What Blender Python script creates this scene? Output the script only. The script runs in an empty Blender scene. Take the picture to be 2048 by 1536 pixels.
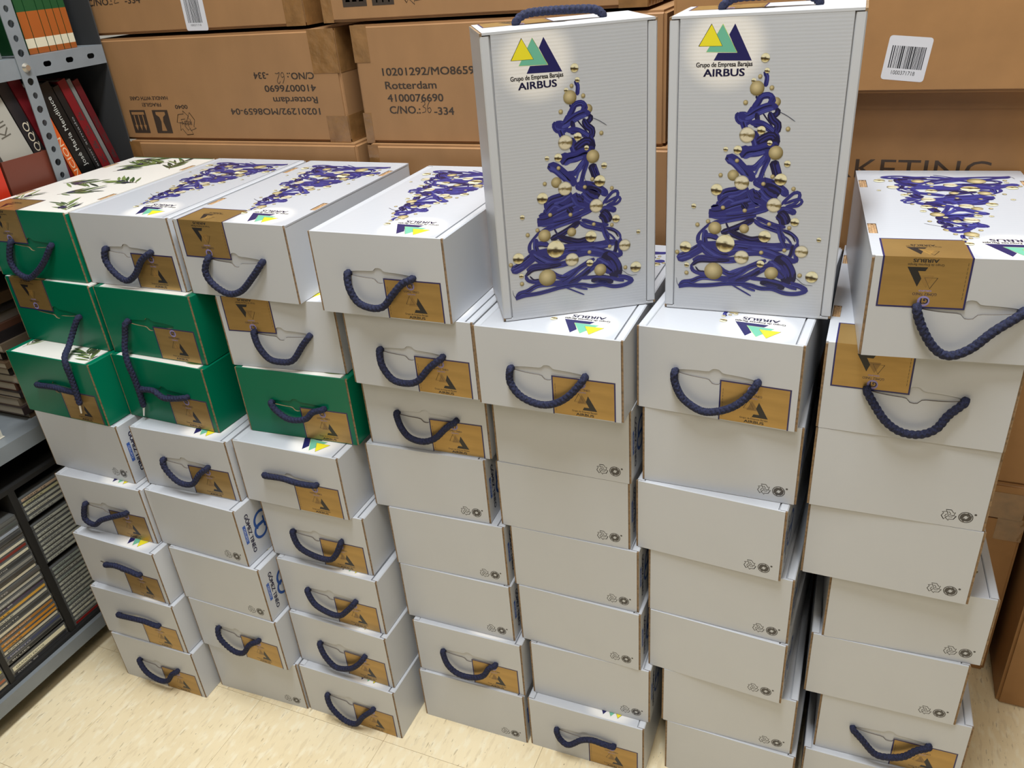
import bpy, bmesh, math, random
from mathutils import Matrix, Vector
from mathutils.geometry import tessellate_polygon
C = bpy.context.scene
COL = C.collection
random.seed(7)
S = 1.1                      # fitted units -> metres
W, D, H = .2*S, .3408*S, .114687*S
# ---------------------------------------------------------------- camera
cd = bpy.data.cameras.new('camera'); cam = bpy.data.objects.new('camera', cd); COL.objects.link(cam)
cd.sensor_width = 36; cd.lens = 1614.18/2048*36; cd.clip_start = .01
_R = Matrix.Rotation(.43506, 3, 'Z') @ Matrix.Rotation(1.07414, 3, 'X') @ Matrix.Rotation(-.085365, 3, 'Z')
cam.matrix_world = Matrix.Translation(Vector((.7, -.83, 1.22482))*S) @ _R.to_4x4()
C.camera = cam
# ---------------------------------------------------------------- world, lights, exposure
w = bpy.data.worlds.new('world'); C.world = w; w.use_nodes = True
w.node_tree.nodes['Background'].inputs[0].default_value = (.80, .86, 1, 1)
w.node_tree.nodes['Background'].inputs[1].default_value = .03
C.view_settings.view_transform = 'Standard'; C.view_settings.look = 'None'
C.view_settings.gamma = 1; C.view_settings.use_curve_mapping = False
C.view_settings.exposure = 0
def area(name, loc, target, sx, sy, power, col):
    l = bpy.data.lights.new(name, 'AREA'); l.shape = 'RECTANGLE'; l.size = sx; l.size_y = sy
    l.energy = power; l.color = col
    o = bpy.data.objects.new(name, l); COL.objects.link(o); o.location = loc
    o.rotation_euler = (Vector(target)-Vector(loc)).to_track_quat('-Z', 'Y').to_euler()
    return o
area('ceiling_light', (.5, -.28, 3.2), (.5, -.28, 0), .35, 1.5, 96, (.90, .95, 1))
area('ceiling_light.001', (1.3, -2.2, 3.0), (.9, -1.2, 0), .5, 1.3, 26, (1, .93, .82))
# fitted placement data: boxes (x, y, yaw, level), rope handle curves (u, v on the front face), tree artwork, upright boxes
DATA = {"boxes":{"1.1":[-0.6194,0.0126,0.0,7],"2.1":[-0.4182,0.0181,-0.0032,7],"3.1":[-0.2095,0.0172,-0.0066,7],"4.1":[0.0357,0.0038,0.0033,7],"5.2":[0.2603,0.0086,-0.0018,6],"6.2":[0.4636,0.056,-0.0622,6],"7.1":[0.7172,0.0364,0.0871,7],"7.2":[0.6825,0.0626,-0.0099,6],"1.2":[-0.6084,0.0068,-0.0234,6],"2.2":[-0.4026,0.0044,-0.0104,6],"3.2":[-0.1656,0.015,0.0907,6],"1.3":[-0.6042,-0.0435,-0.0266,5],"2.3":[-0.4018,-0.0066,-0.0334,5],"3.3":[-0.1588,0.0094,0.0451,5],"1.4":[-0.5925,-0.0438,-0.0232,4],"2.4":[-0.3741,-0.0392,0.0215,4],"3.4":[-0.1713,-0.0245,0.0026,4],"1.5":[-0.5697,-0.068,0.0222,3],"2.5":[-0.3687,-0.0567,-0.0309,3],"3.5":[-0.1531,-0.0183,0.0102,3],"1.6":[-0.5566,-0.0876,-0.0195,2],"2.6":[-0.3481,-0.0646,-0.0117,2],"3.6":[-0.1419,-0.0292,0.0026,2],"1.7":[-0.5489,-0.1009,0.0199,1],"2.7":[-0.3421,-0.066,-0.0159,1],"3.7":[-0.1387,-0.0367,-0.0194,1],"1.8":[-0.5412,-0.1038,0.0247,0],"2.8":[-0.3356,-0.0634,0.041,0],"3.8":[-0.1346,-0.0523,-0.0029,0],"4.2":[0.0585,0.0142,0.0011,6],"4.3":[0.0534,0.0334,0.0382,5],"4.4":[0.0445,0.0265,0.038,4],"4.5":[0.0661,0.0252,0.0253,3],"4.6":[0.0688,0.0244,0.0077,2],"4.7":[0.082,0.0143,0.0173,1],"4.8":[0.0803,0.0092,0.0173,0],"5.3":[0.261,0.0402,-0.0058,5],"5.4":[0.2589,0.0391,0.0023,4],"5.5":[0.2717,0.0389,-0.0096,3],"5.6":[0.2759,0.0374,-0.0278,2],"5.7":[0.2909,0.0312,0.0135,1],"5.8":[0.2857,0.0144,0.0118,0],"6.3":[0.4714,0.0557,-0.0041,5],"6.4":[0.4639,0.0504,-0.0693,4],"6.5":[0.4818,0.0515,-0.0424,3],"6.6":[0.4829,0.0499,-0.0618,2],"6.7":[0.5056,0.0473,0.0053,1],"6.8":[0.5126,0.047,-0.0225,0],"7.3":[0.683,0.0625,0.0134,5],"7.4":[0.6853,0.0665,-0.0108,4],"7.5":[0.7231,0.0747,0.047,3],"7.6":[0.7099,0.0745,0.0153,2],"7.7":[0.7339,0.0767,0.0242,1],"7.8":[0.7216,0.0672,0.0,0]},
"ropes":{"1.1":[[0.0582,0.0572],[0.0478,0.0302],[0.0553,0.0099],[0.0781,0.0033],[0.1047,0.0166],[0.13,0.0359],[0.1499,0.053]],"2.1":[[0.06,0.0673],[0.0566,0.0428],[0.0703,0.0243],[0.0908,0.0133],[0.1131,0.0248],[0.1327,0.0482],[0.1551,0.0618]],"3.1":[[0.0545,0.0576],[0.0476,0.0414],[0.0545,0.0235],[0.0788,0.0095],[0.1057,0.0159],[0.1343,0.0405],[0.1536,0.0559]],"3.2":[[0.0575,0.062],[0.0636,0.0399],[0.0765,0.0208],[0.0963,0.0166],[0.1179,0.0212],[0.1379,0.0453],[0.1523,0.0588]],"1.2":[[0.1579,0.0563],[0.1261,0.0232],[0.0932,-0.0195],[0.0816,-0.0609],[0.0749,-0.1063]],"2.2":[[0.0588,0.0656],[0.0542,0.0367],[0.0463,-0.001],[0.038,-0.04],[0.035,-0.0761],[0.0348,-0.101]],"1.3":[[0.0596,0.0628],[0.104,0.0633],[0.1318,0.0612],[0.1526,0.0581]],"2.3":[[0.0541,0.0644],[0.0844,0.063],[0.1069,0.0525],[0.1605,0.0569]],"3.3":[[0.0576,0.0621],[0.0665,0.0479],[0.0889,0.037],[0.1177,0.0409],[0.1328,0.0536],[0.1524,0.0607]],"2.4":[[0.0584,0.0625],[0.0609,0.0441],[0.083,0.0239],[0.112,0.0242],[0.1338,0.0472],[0.1541,0.061]],"3.4":[[0.0553,0.0606],[0.0906,0.0627],[0.1222,0.0594],[0.1545,0.0611]],"1.5":[[0.0557,0.0577],[0.048,0.0306],[0.067,0.0208],[0.09,0.0357],[0.1198,0.0479],[0.1547,0.0591]],"1.6":[[0.0683,0.0667],[0.0974,0.0679],[0.1308,0.0652],[0.1623,0.0642]],"1.7":[[0.0559,0.0641],[0.0894,0.0636],[0.1239,0.065],[0.1531,0.0649]],"1.8":[[0.058,0.0642],[0.0722,0.0378],[0.0981,0.0248],[0.1218,0.0304],[0.1372,0.05],[0.153,0.0646]],"2.7":[[0.0594,0.0668],[0.063,0.0397],[0.0852,0.0187],[0.1102,0.021],[0.1293,0.0453],[0.1553,0.0673]],"3.5":[[0.0572,0.0649],[0.0676,0.0362],[0.0924,0.0238],[0.1229,0.0222],[0.1392,0.0356],[0.1549,0.0629]],"3.6":[[0.0565,0.0634],[0.0702,0.0377],[0.0959,0.0255],[0.1171,0.0259],[0.1319,0.0383],[0.1515,0.0645]],"3.7":[[0.0587,0.0664],[0.0688,0.0377],[0.0869,0.0184],[0.1152,0.0247],[0.1361,0.0411],[0.1518,0.0638]],"3.8":[[0.0548,0.0645],[0.0621,0.0376],[0.0836,0.0137],[0.1096,0.0128],[0.1296,0.0395],[0.1505,0.0638]],"4.1":[[0.0546,0.0616],[0.0572,0.0414],[0.0668,0.0227],[0.0867,0.016],[0.1058,0.0202],[0.1215,0.0373],[0.1367,0.0527],[0.1529,0.0609]],"4.2":[[0.0545,0.0603],[0.0577,0.0394],[0.0708,0.0196],[0.0921,0.0158],[0.112,0.0225],[0.1309,0.0436],[0.1513,0.0604]],"4.3":[[0.0554,0.0604],[0.0622,0.0407],[0.0739,0.0246],[0.0959,0.0204],[0.1167,0.0295],[0.1356,0.0484],[0.1521,0.0623]],"5.2":[[0.0511,0.0599],[0.0508,0.0424],[0.0628,0.0264],[0.0812,0.0177],[0.1001,0.0168],[0.1191,0.0247],[0.1358,0.0396],[0.1511,0.06]],"6.2":[[0.0504,0.0636],[0.052,0.0459],[0.0629,0.0271],[0.0839,0.0141],[0.102,0.015],[0.1236,0.0257],[0.1399,0.0415],[0.1502,0.0607]],"7.1":[[0.0494,0.0583],[0.0549,0.0441],[0.0667,0.0238],[0.079,0.0119],[0.0913,0.0107],[0.1067,0.0204],[0.1232,0.0404],[0.1459,0.058]],"7.2":[[0.0502,0.0599],[0.0611,0.0423],[0.0749,0.025],[0.0918,0.0143],[0.1108,0.014],[0.1262,0.024],[0.1361,0.0425],[0.1495,0.0599]],"4.7":[[0.0541,0.0626],[0.0634,0.0364],[0.0816,0.0214],[0.108,0.022],[0.1287,0.0333],[0.1401,0.0518],[0.1524,0.0642]],"5.8":[[0.051,0.06],[0.0579,0.043],[0.0732,0.0383],[0.0954,0.0564],[0.1138,0.064],[0.1317,0.0628],[0.1494,0.0616]],"7.7":[[0.0506,0.0661],[0.0643,0.0454],[0.0842,0.025],[0.1039,0.025],[0.1221,0.0346],[0.1366,0.0506],[0.1507,0.0663]]},"tree":{
"rib":[[[[0.1036,0.2824],[0.1068,0.2773],[0.1065,0.2711],[0.1059,0.2668]],0.003,0],[[[0.0967,0.2574],[0.0985,0.2542]],0.0018,1],[[[0.0934,0.2433],[0.0988,0.2497],[0.1022,0.2561],[0.1072,0.2579],[0.1117,0.2572],[0.1146,0.2521],[0.1125,0.247]],0.0044,0],[[[0.0965,0.2459],[0.0918,0.2381],[0.0884,0.2303]],0.0052,0],[[[0.1002,0.2484],[0.1061,0.2381],[0.1132,0.2289],[0.1182,0.2224]],0.001,1],[[[0.115,0.2559],[0.1123,0.2496],[0.1113,0.2458]],0.0038,0],[[[0.0792,0.2402],[0.0782,0.2349],[0.0811,0.2303],[0.0884,0.229],[0.0934,0.2329]],0.0039,0],[[[0.0793,0.2389],[0.0893,0.2355],[0.0969,0.2401],[0.1056,0.2445],[0.1144,0.2464],[0.1203,0.2444]],0.0058,0],[[[0.0869,0.2329],[0.0971,0.2368],[0.1071,0.2413],[0.1159,0.2438]],0.0026,2],[[[0.1197,0.2444],[0.1207,0.2393],[0.114,0.2354],[0.1129,0.2406]],0.0038,1],[[[0.1124,0.2393],[0.1168,0.2315],[0.1216,0.2276],[0.1215,0.2211],[0.1178,0.2185]],0.0051,1],[[[0.0844,0.2303],[0.0868,0.2237],[0.0906,0.2157]],0.0045,0],[[[0.0982,0.2394],[0.0999,0.2329],[0.0986,0.2237]],0.0034,1],[[[0.0924,0.229],[0.1029,0.2283],[0.1109,0.2244],[0.1178,0.2191],[0.1215,0.2132],[0.1238,0.2079]],0.0047,0],[[[0.1207,0.2224],[0.1191,0.2185]],0.0021,1],[[[0.0943,0.2197],[0.0995,0.2104],[0.1021,0.2011]],0.0066,0],[[[0.1018,0.2058],[0.1105,0.2118],[0.1169,0.2132],[0.1215,0.2039]],0.0079,1],[[[0.116,0.2079],[0.1252,0.2066]],0.0052,1],[[[0.086,0.2036],[0.0884,0.1969],[0.0921,0.1914]],0.008,0],[[[0.086,0.1914],[0.0917,0.1969],[0.1023,0.1984],[0.1126,0.2018],[0.1205,0.1999]],0.008,0],[[[0.0881,0.19],[0.0972,0.1942],[0.1103,0.1971]],0.0024,2],[[[0.0875,0.179],[0.0996,0.1792],[0.1083,0.1876],[0.1156,0.1958]],0.0046,0],[[[0.0678,0.1911],[0.0775,0.1871],[0.0875,0.1776],[0.1005,0.1653]],0.0076,0],[[[0.0706,0.1898],[0.0791,0.1837],[0.0907,0.1707]],0.0019,2],[[[0.1005,0.1653],[0.1116,0.16],[0.1225,0.1567]],0.0067,0],[[[0.1202,0.1877],[0.1235,0.1782],[0.1261,0.17]],0.0065,1],[[[0.1159,0.1917],[0.1103,0.178],[0.106,0.1626]],0.0034,0],[[[0.1106,0.193],[0.1037,0.1779],[0.1014,0.1709]],0.0016,2],[[[0.1072,0.1654],[0.1208,0.1616],[0.132,0.1549],[0.1385,0.1481]],0.0059,0],[[[0.1118,0.1571],[0.1213,0.1546],[0.1298,0.1492]],0.008,1],[[[0.0634,0.1391],[0.0699,0.148],[0.0836,0.1513],[0.0942,0.1573]],0.0084,0],[[[0.0619,0.1405],[0.0679,0.1334],[0.073,0.1423]],0.007,0],[[[0.0622,0.1347],[0.0729,0.1438],[0.0843,0.1398],[0.0949,0.1459],[0.1025,0.1546]],0.0065,0],[[[0.0729,0.1452],[0.0839,0.147],[0.0931,0.153]],0.0019,2],[[[0.0817,0.1368],[0.0923,0.1444],[0.0986,0.1517]],0.0028,1],[[[0.0512,0.1269],[0.0625,0.1266],[0.0818,0.1339],[0.0981,0.1388],[0.1168,0.1437],[0.1273,0.1469]],0.008,0],[[[0.0538,0.1314],[0.0622,0.1332]],0.0043,0],[[[0.0514,0.1217],[0.0712,0.1225],[0.0934,0.1256],[0.1096,0.1305],[0.1228,0.1353]],0.0051,0],[[[0.0711,0.1254],[0.0877,0.1283],[0.1039,0.1332]],0.0014,2],[[[0.0985,0.1531],[0.1046,0.1433],[0.1171,0.1394]],0.0081,0],[[[0.1079,0.1548],[0.1152,0.1465],[0.1223,0.1425]],0.008,0],[[[0.1028,0.1504],[0.1086,0.1449]],0.0054,1],[[[0.0899,0.1385],[0.0944,0.1314]],0.0055,1],[[[0.1321,0.1371],[0.1381,0.1444],[0.1454,0.1516],[0.1509,0.1518],[0.1514,0.1462],[0.1465,0.139],[0.1375,0.1359]],0.0024,0],[[[0.1359,0.1386],[0.1436,0.1424],[0.1513,0.1448],[0.1548,0.1421],[0.1506,0.137],[0.1389,0.1352]],0.0021,0],[[[0.1286,0.1298],[0.1378,0.1323],[0.1494,0.1284]],0.0046,0],[[[0.1301,0.1277],[0.1359,0.1229],[0.1393,0.1143]],0.0086,1],[[[0.102,0.1201],[0.1108,0.1131],[0.122,0.1092],[0.1347,0.1039],[0.1396,0.0937]],0.0033,0],[[[0.1061,0.1217],[0.1188,0.1164],[0.13,0.1125],[0.1395,0.1114]],0.0033,0],[[[0.0546,0.1121],[0.0715,0.1166],[0.0909,0.1211],[0.1059,0.1239]],0.004,0],[[[0.1035,0.1194],[0.0914,0.1122],[0.0777,0.1056],[0.0666,0.1014]],0.0047,1],[[[0.0546,0.1136],[0.0448,0.1041],[0.0393,0.0962],[0.0389,0.087]],0.002,0],[[[0.0504,0.1089],[0.0421,0.0994],[0.041,0.0902]],0.0012,0],[[[0.0716,0.1144],[0.0763,0.1056],[0.0836,0.1014]],0.0014,1],[[[0.0485,0.1043],[0.0474,0.0936],[0.05,0.0845]],0.0043,0],[[[0.0764,0.1033],[0.0866,0.0986],[0.1009,0.094],[0.112,0.0953],[0.1205,0.0928]],0.0056,1],[[[0.0466,0.0966],[0.0553,0.097],[0.064,0.0944]],0.0043,0],[[[0.0484,0.0875],[0.0645,0.0852],[0.0844,0.0878],[0.1056,0.0867],[0.1265,0.0863],[0.1401,0.0878],[0.1509,0.0884]],0.0067,0],[[[0.0845,0.0863],[0.1127,0.0848],[0.1348,0.0853]],0.0014,2],[[[0.133,0.1082],[0.144,0.1058],[0.1527,0.0988],[0.1547,0.0916]],0.0019,0],[[[0.1348,0.1024],[0.1419,0.0983],[0.148,0.0912]],0.0016,0],[[[0.1372,0.1062],[0.1471,0.1015],[0.1517,0.0944]],0.0011,1],[[[0.1314,0.1111],[0.1352,0.098],[0.1416,0.0864]],0.003,0],[[[0.1545,0.093],[0.1528,0.0825],[0.1553,0.0691]],0.0032,0],[[[0.1494,0.0898],[0.1477,0.0777],[0.1428,0.0714]],0.0032,1],[[[0.0531,0.08],[0.0706,0.0763],[0.0848,0.0802],[0.099,0.0795],[0.113,0.0803],[0.13,0.0767],[0.1442,0.0715],[0.1545,0.0706]],0.0067,0],[[[0.053,0.0815],[0.0649,0.0752],[0.0765,0.0743]],0.0017,1],[[[0.0988,0.084],[0.1199,0.0822],[0.1383,0.0757]],0.0042,0],[[[0.1133,0.0757],[0.1276,0.072],[0.1361,0.0695]],0.0014,2],[[[0.0152,0.066],[0.0268,0.0707],[0.0399,0.0793],[0.047,0.0843]],0.0075,0],[[[0.0179,0.0654],[0.0313,0.0701]],0.0015,2],[[[0.041,0.0902],[0.0472,0.0812],[0.0592,0.0726],[0.0725,0.0671]],0.0064,0],[[[0.0441,0.0857],[0.0532,0.0769],[0.0622,0.0712]],0.0015,2],[[[0.0344,0.0648],[0.0447,0.0686],[0.0594,0.0679],[0.0769,0.0674],[0.0967,0.0709]],0.005,0],[[[0.0317,0.0575],[0.0419,0.0645],[0.0595,0.0655],[0.0783,0.0675]],0.003,1],[[[0.0324,0.0583],[0.0348,0.0521],[0.0424,0.0486],[0.0514,0.0484]],0.003,0],[[[0.0377,0.0571],[0.0423,0.0518],[0.0498,0.0515]],0.0012,1],[[[0.0656,0.0604],[0.0718,0.0529],[0.0836,0.0498],[0.0948,0.056],[0.1072,0.063],[0.1207,0.07]],0.0044,0],[[[0.0777,0.0517],[0.0946,0.0591],[0.1086,0.0631]],0.0017,2],[[[0.0665,0.0414],[0.0781,0.0438],[0.0894,0.0494],[0.1017,0.0596],[0.1114,0.0633]],0.0038,0],[[[0.1303,0.0722],[0.1406,0.0652],[0.1471,0.0533],[0.1452,0.0423]],0.0115,1],[[[0.1224,0.0671],[0.1342,0.0586],[0.1432,0.0499]],0.0083,0],[[[0.0782,0.0406],[0.0899,0.0415],[0.1051,0.0504],[0.1173,0.059],[0.1295,0.0645]],0.0055,0],[[[0.087,0.0413],[0.1011,0.047],[0.1147,0.0558]],0.0029,1],[[[0.018,0.0298],[0.0232,0.0351],[0.0338,0.0375],[0.0471,0.0433],[0.0664,0.043],[0.078,0.0454]],0.004,0],[[[0.018,0.0281],[0.0309,0.0316],[0.0475,0.0328],[0.0609,0.0346],[0.0784,0.0374],[0.1016,0.0375],[0.1162,0.0339],[0.1304,0.0341],[0.1448,0.0297],[0.1588,0.03],[0.1687,0.0347],[0.162,0.0404],[0.1506,0.0442]],0.0034,0],[[[0.0187,0.0315],[0.0278,0.0346],[0.0354,0.0327]],0.004,0],[[[0.0799,0.0376],[0.0904,0.0319],[0.1062,0.0232]],0.0012,0],[[[0.093,0.0369],[0.1019,0.0328],[0.1107,0.0303]],0.002,0],[[[0.1011,0.0462],[0.1154,0.0457],[0.131,0.0444],[0.1439,0.0406],[0.1583,0.0354]],0.0031,0],[[[0.1157,0.0417],[0.13,0.0396],[0.1443,0.036]],0.0042,1],[[[0.1509,0.0411],[0.1608,0.0388],[0.168,0.0346]],0.0028,0],[[[0.1212,0.2412],[0.1304,0.2366],[0.1398,0.2302]],0.0006,3],[[[0.1512,0.0536],[0.1586,0.0479],[0.1659,0.0423],[0.1756,0.0414]],0.0005,3],[[[0.0147,0.041],[0.0156,0.0345],[0.0188,0.0282]],0.0005,3],[[[0.1104,0.1766],[0.1132,0.1656],[0.1157,0.1587]],0.0005,3]],"ball":[[0.1179,0.2508,0.0053,"q"],[0.0771,0.1704,0.0065,"q"],[0.1038,0.2964,0.0047,"c"],[0.1066,0.2835,0.0028,"c"],[0.0998,0.2777,0.0023,"p"],[0.0934,0.2736,0.0026,"c"],[0.0973,0.2656,0.0077,"p"],[0.1127,0.2658,0.0025,"p"],[0.0861,0.2508,0.0026,"p"],[0.1329,0.2224,0.0025,"p"],[0.1049,0.2211,0.0046,"c"],[0.0899,0.216,0.0086,"m"],[0.1148,0.2072,0.0029,"c"],[0.0673,0.2001,0.0027,"c"],[0.0806,0.1995,0.0047,"c"],[0.1221,0.1965,0.0078,"p"],[0.0805,0.1872,0.0024,"p"],[0.1354,0.1846,0.0036,"c"],[0.0871,0.1622,0.0084,"m"],[0.063,0.1705,0.0025,"p"],[0.1297,0.1667,0.0068,"c"],[0.1206,0.1699,0.0024,"p"],[0.1112,0.1613,0.0024,"p"],[0.0592,0.1535,0.0067,"c"],[0.1443,0.1565,0.0024,"p"],[0.1247,0.1371,0.0083,"m"],[0.0334,0.1332,0.0029,"c"],[0.0675,0.1322,0.0025,"p"],[0.0925,0.1295,0.0025,"p"],[0.0509,0.115,0.0026,"p"],[0.0385,0.1104,0.0026,"p"],[0.0592,0.1071,0.0078,"p"],[0.0931,0.1078,0.0056,"p"],[0.149,0.1181,0.0048,"c"],[0.121,0.1143,0.0024,"p"],[0.1436,0.1109,0.0024,"p"],[0.117,0.0993,0.0071,"c"],[0.1771,0.0983,0.0026,"c"],[0.0722,0.0883,0.0111,"c"],[0.025,0.0819,0.007,"c"],[0.1595,0.0829,0.0074,"m"],[0.015,0.0747,0.0027,"p"],[0.1145,0.0793,0.0025,"p"],[0.1404,0.0836,0.0024,"p"],[0.0921,0.0722,0.0085,"m"],[0.1145,0.0651,0.0045,"c"],[0.0271,0.0588,0.003,"c"],[0.0271,0.0483,0.0027,"p"],[0.0598,0.0524,0.0111,"p"],[0.1278,0.0543,0.0079,"p"],[0.1601,0.0534,0.0027,"p"],[0.1736,0.0524,0.0071,"c"]],"logo":{"yel":[[0.0461,0.3317],[0.033,0.3098],[0.0583,0.3093]],"grn":[[0.0579,0.3312],[0.0741,0.3024],[0.0414,0.3038]],"nav":[[0.0706,0.3312],[0.0899,0.2938],[0.0496,0.2949],[0.0539,0.3026],[0.0742,0.302],[0.0649,0.3205]],"t1":[[0.0311,0.2891],[0.0908,0.2895],[0.0309,0.2941]],"t2":[[0.0393,0.2785],[0.0829,0.2778],[0.039,0.2866]]}},"S":[[0.2979,0.0264,0.5375,-0.0],[0.4836,0.1176,0.0243,-0.0]]}
# ---------------------------------------------------------------- materials
def mat(name, col, rough=.5, metal=0, spec=.5, noise=None, bump=None, coat=0, sheen=0):
    m = bpy.data.materials.new(name); m.use_nodes = True
    nt = m.node_tree; b = nt.nodes['Principled BSDF']
    b.inputs['Base Color'].default_value = (*col, 1); b.inputs['Roughness'].default_value = rough
    b.inputs['Metallic'].default_value = metal; b.inputs['Specular IOR Level'].default_value = spec
    if coat: b.inputs['Coat Weight'].default_value = coat; b.inputs['Coat Roughness'].default_value = .15
    tc = None
    if noise or bump: tc = nt.nodes.new('ShaderNodeTexCoord')
    if noise:
        sc, amt, stretch = noise
        mp = nt.nodes.new('ShaderNodeMapping'); mp.inputs['Scale'].default_value = stretch
        nt.links.new(tc.outputs['Object'], mp.inputs[0])
        n = nt.nodes.new('ShaderNodeTexNoise'); n.inputs['Scale'].default_value = sc; n.inputs['Detail'].default_value = 5
        nt.links.new(mp.outputs[0], n.inputs['Vector'])
        mr = nt.nodes.new('ShaderNodeMapRange'); mr.inputs[1].default_value = .3; mr.inputs[2].default_value = .7
        mr.inputs[3].default_value = 1-amt; mr.inputs[4].default_value = 1+amt
        nt.links.new(n.outputs[0], mr.inputs[0])
        hs = nt.nodes.new('ShaderNodeHueSaturation'); hs.inputs['Color'].default_value = (*col, 1)
        nt.links.new(mr.outputs[0], hs.inputs['Value']); nt.links.new(hs.outputs[0], b.inputs['Base Color'])
    if bump:
        kind, sc, strength, dist = bump
        bp = nt.nodes.new('ShaderNodeBump'); bp.inputs['Strength'].default_value = strength; bp.inputs['Distance'].default_value = dist
        if kind == 'noise':
            t = nt.nodes.new('ShaderNodeTexNoise'); t.inputs['Scale'].default_value = sc; t.inputs['Detail'].default_value = 3
        else:
            t = nt.nodes.new('ShaderNodeTexWave'); t.bands_direction = kind; t.inputs['Scale'].default_value = sc
            t.inputs['Distortion'].default_value = .6; t.inputs['Detail'].default_value = 1
        nt.links.new(tc.outputs['Object'], t.inputs['Vector'])
        nt.links.new(t.outputs[0], bp.inputs['Height']); nt.links.new(bp.outputs[0], b.inputs['Normal'])
    return m
WHITE = mat('white_board', (.56, .573, .60), .36, noise=(7, .02, (1, 1, 1)), bump=('noise', 60, .12, .0006))
LIDW = mat('white_lid_board', (.52, .532, .56), .30, bump=('Y', 78, .10, .0004))
KRAFT = mat('raw_kraft_edge', (.26, .165, .085), .8, noise=(260, .35, (1, 1, 1)))
SLIT = mat('cut_edge', (.20, .17, .14), .9)
KRAFT2 = mat('raw_corrugated_board', (.42, .26, .13), .8, noise=(300, .4, (1, 1, 1)))
DARK = mat('dark_gap', (.05, .04, .035), .9)
GREEN = mat('green_board', (.0, .15, .075), .28, spec=.35, bump=('noise', 60, .12, .0006))
CREAM = mat('cream_board', (.80, .76, .69), .35)
ROPE = mat('navy_cord', (.011, .014, .046), .8, noise=(520, .8, (1, 1, 1)), bump=('noise', 1100, .8, .0008))
FOIL = mat('gold_foil', (.42, .265, .09), .36, .6, noise=(14, .10, (1, 1, 6)))
CARTON = mat('brown_carton', (.34, .178, .072), .62, noise=(16, .07, (1, 1, .5)), bump=('X', 7, .06, .0012))
CARTON2 = mat('plain_brown_carton', (.37, .187, .066), .6, noise=(22, .06, (1, 1, 1)), bump=('noise', 90, .12, .0008))
TAPE = mat('brown_tape', (.25, .125, .042), .18, spec=.7, noise=(40, .18, (1, 1, 1)), bump=('noise', 60, .5, .002))
LABELW = mat('white_label', (.74, .73, .74), .4)
STEEL = mat('grey_painted_steel', (.195, .212, .222), .38, noise=(20, .07, (1, 1, 1)))
SHADE_DK = mat('shelf_shade_dark', (.035, .035, .035), .7)  # near-black colour standing in for shade inside the shelving
BOLT = mat('zinc_bolt', (.75, .7, .6), .3, .9)
BLACK = mat('black_rack', (.012, .011, .010), .6)
PLASTIC = mat('clear_case_plastic', (.10, .10, .095), .12, spec=.8)
AGLET = mat('white_plastic_tip', (.8, .78, .74), .4)
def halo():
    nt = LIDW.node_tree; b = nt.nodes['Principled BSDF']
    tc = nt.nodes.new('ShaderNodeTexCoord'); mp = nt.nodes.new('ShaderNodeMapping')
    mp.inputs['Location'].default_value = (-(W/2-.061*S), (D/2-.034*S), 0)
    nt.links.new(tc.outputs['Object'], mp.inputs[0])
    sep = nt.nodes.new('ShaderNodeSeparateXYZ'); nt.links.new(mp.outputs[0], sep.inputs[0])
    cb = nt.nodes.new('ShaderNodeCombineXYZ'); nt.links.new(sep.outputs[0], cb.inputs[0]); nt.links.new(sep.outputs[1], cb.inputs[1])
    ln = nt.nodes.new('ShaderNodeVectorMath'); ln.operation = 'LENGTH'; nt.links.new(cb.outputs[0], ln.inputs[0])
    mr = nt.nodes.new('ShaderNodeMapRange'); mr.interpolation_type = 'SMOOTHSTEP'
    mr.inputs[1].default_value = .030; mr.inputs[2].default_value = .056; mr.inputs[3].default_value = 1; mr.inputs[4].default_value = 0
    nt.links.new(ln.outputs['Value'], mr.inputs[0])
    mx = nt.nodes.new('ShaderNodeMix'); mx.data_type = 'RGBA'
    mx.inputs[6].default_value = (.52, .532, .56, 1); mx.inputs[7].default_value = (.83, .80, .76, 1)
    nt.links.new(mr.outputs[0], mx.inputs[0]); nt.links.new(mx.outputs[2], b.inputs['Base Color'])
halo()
INK = bpy.data.materials.new('printed_ink'); INK.use_nodes = True
_a = INK.node_tree.nodes.new('ShaderNodeVertexColor'); _a.layer_name = 'Col'
INK.node_tree.links.new(_a.outputs[0], INK.node_tree.nodes['Principled BSDF'].inputs['Base Color'])
INK.node_tree.nodes['Principled BSDF'].inputs['Roughness'].default_value = .38
FLOOR = bpy.data.materials.new('speckled_vinyl'); FLOOR.use_nodes = True
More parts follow.
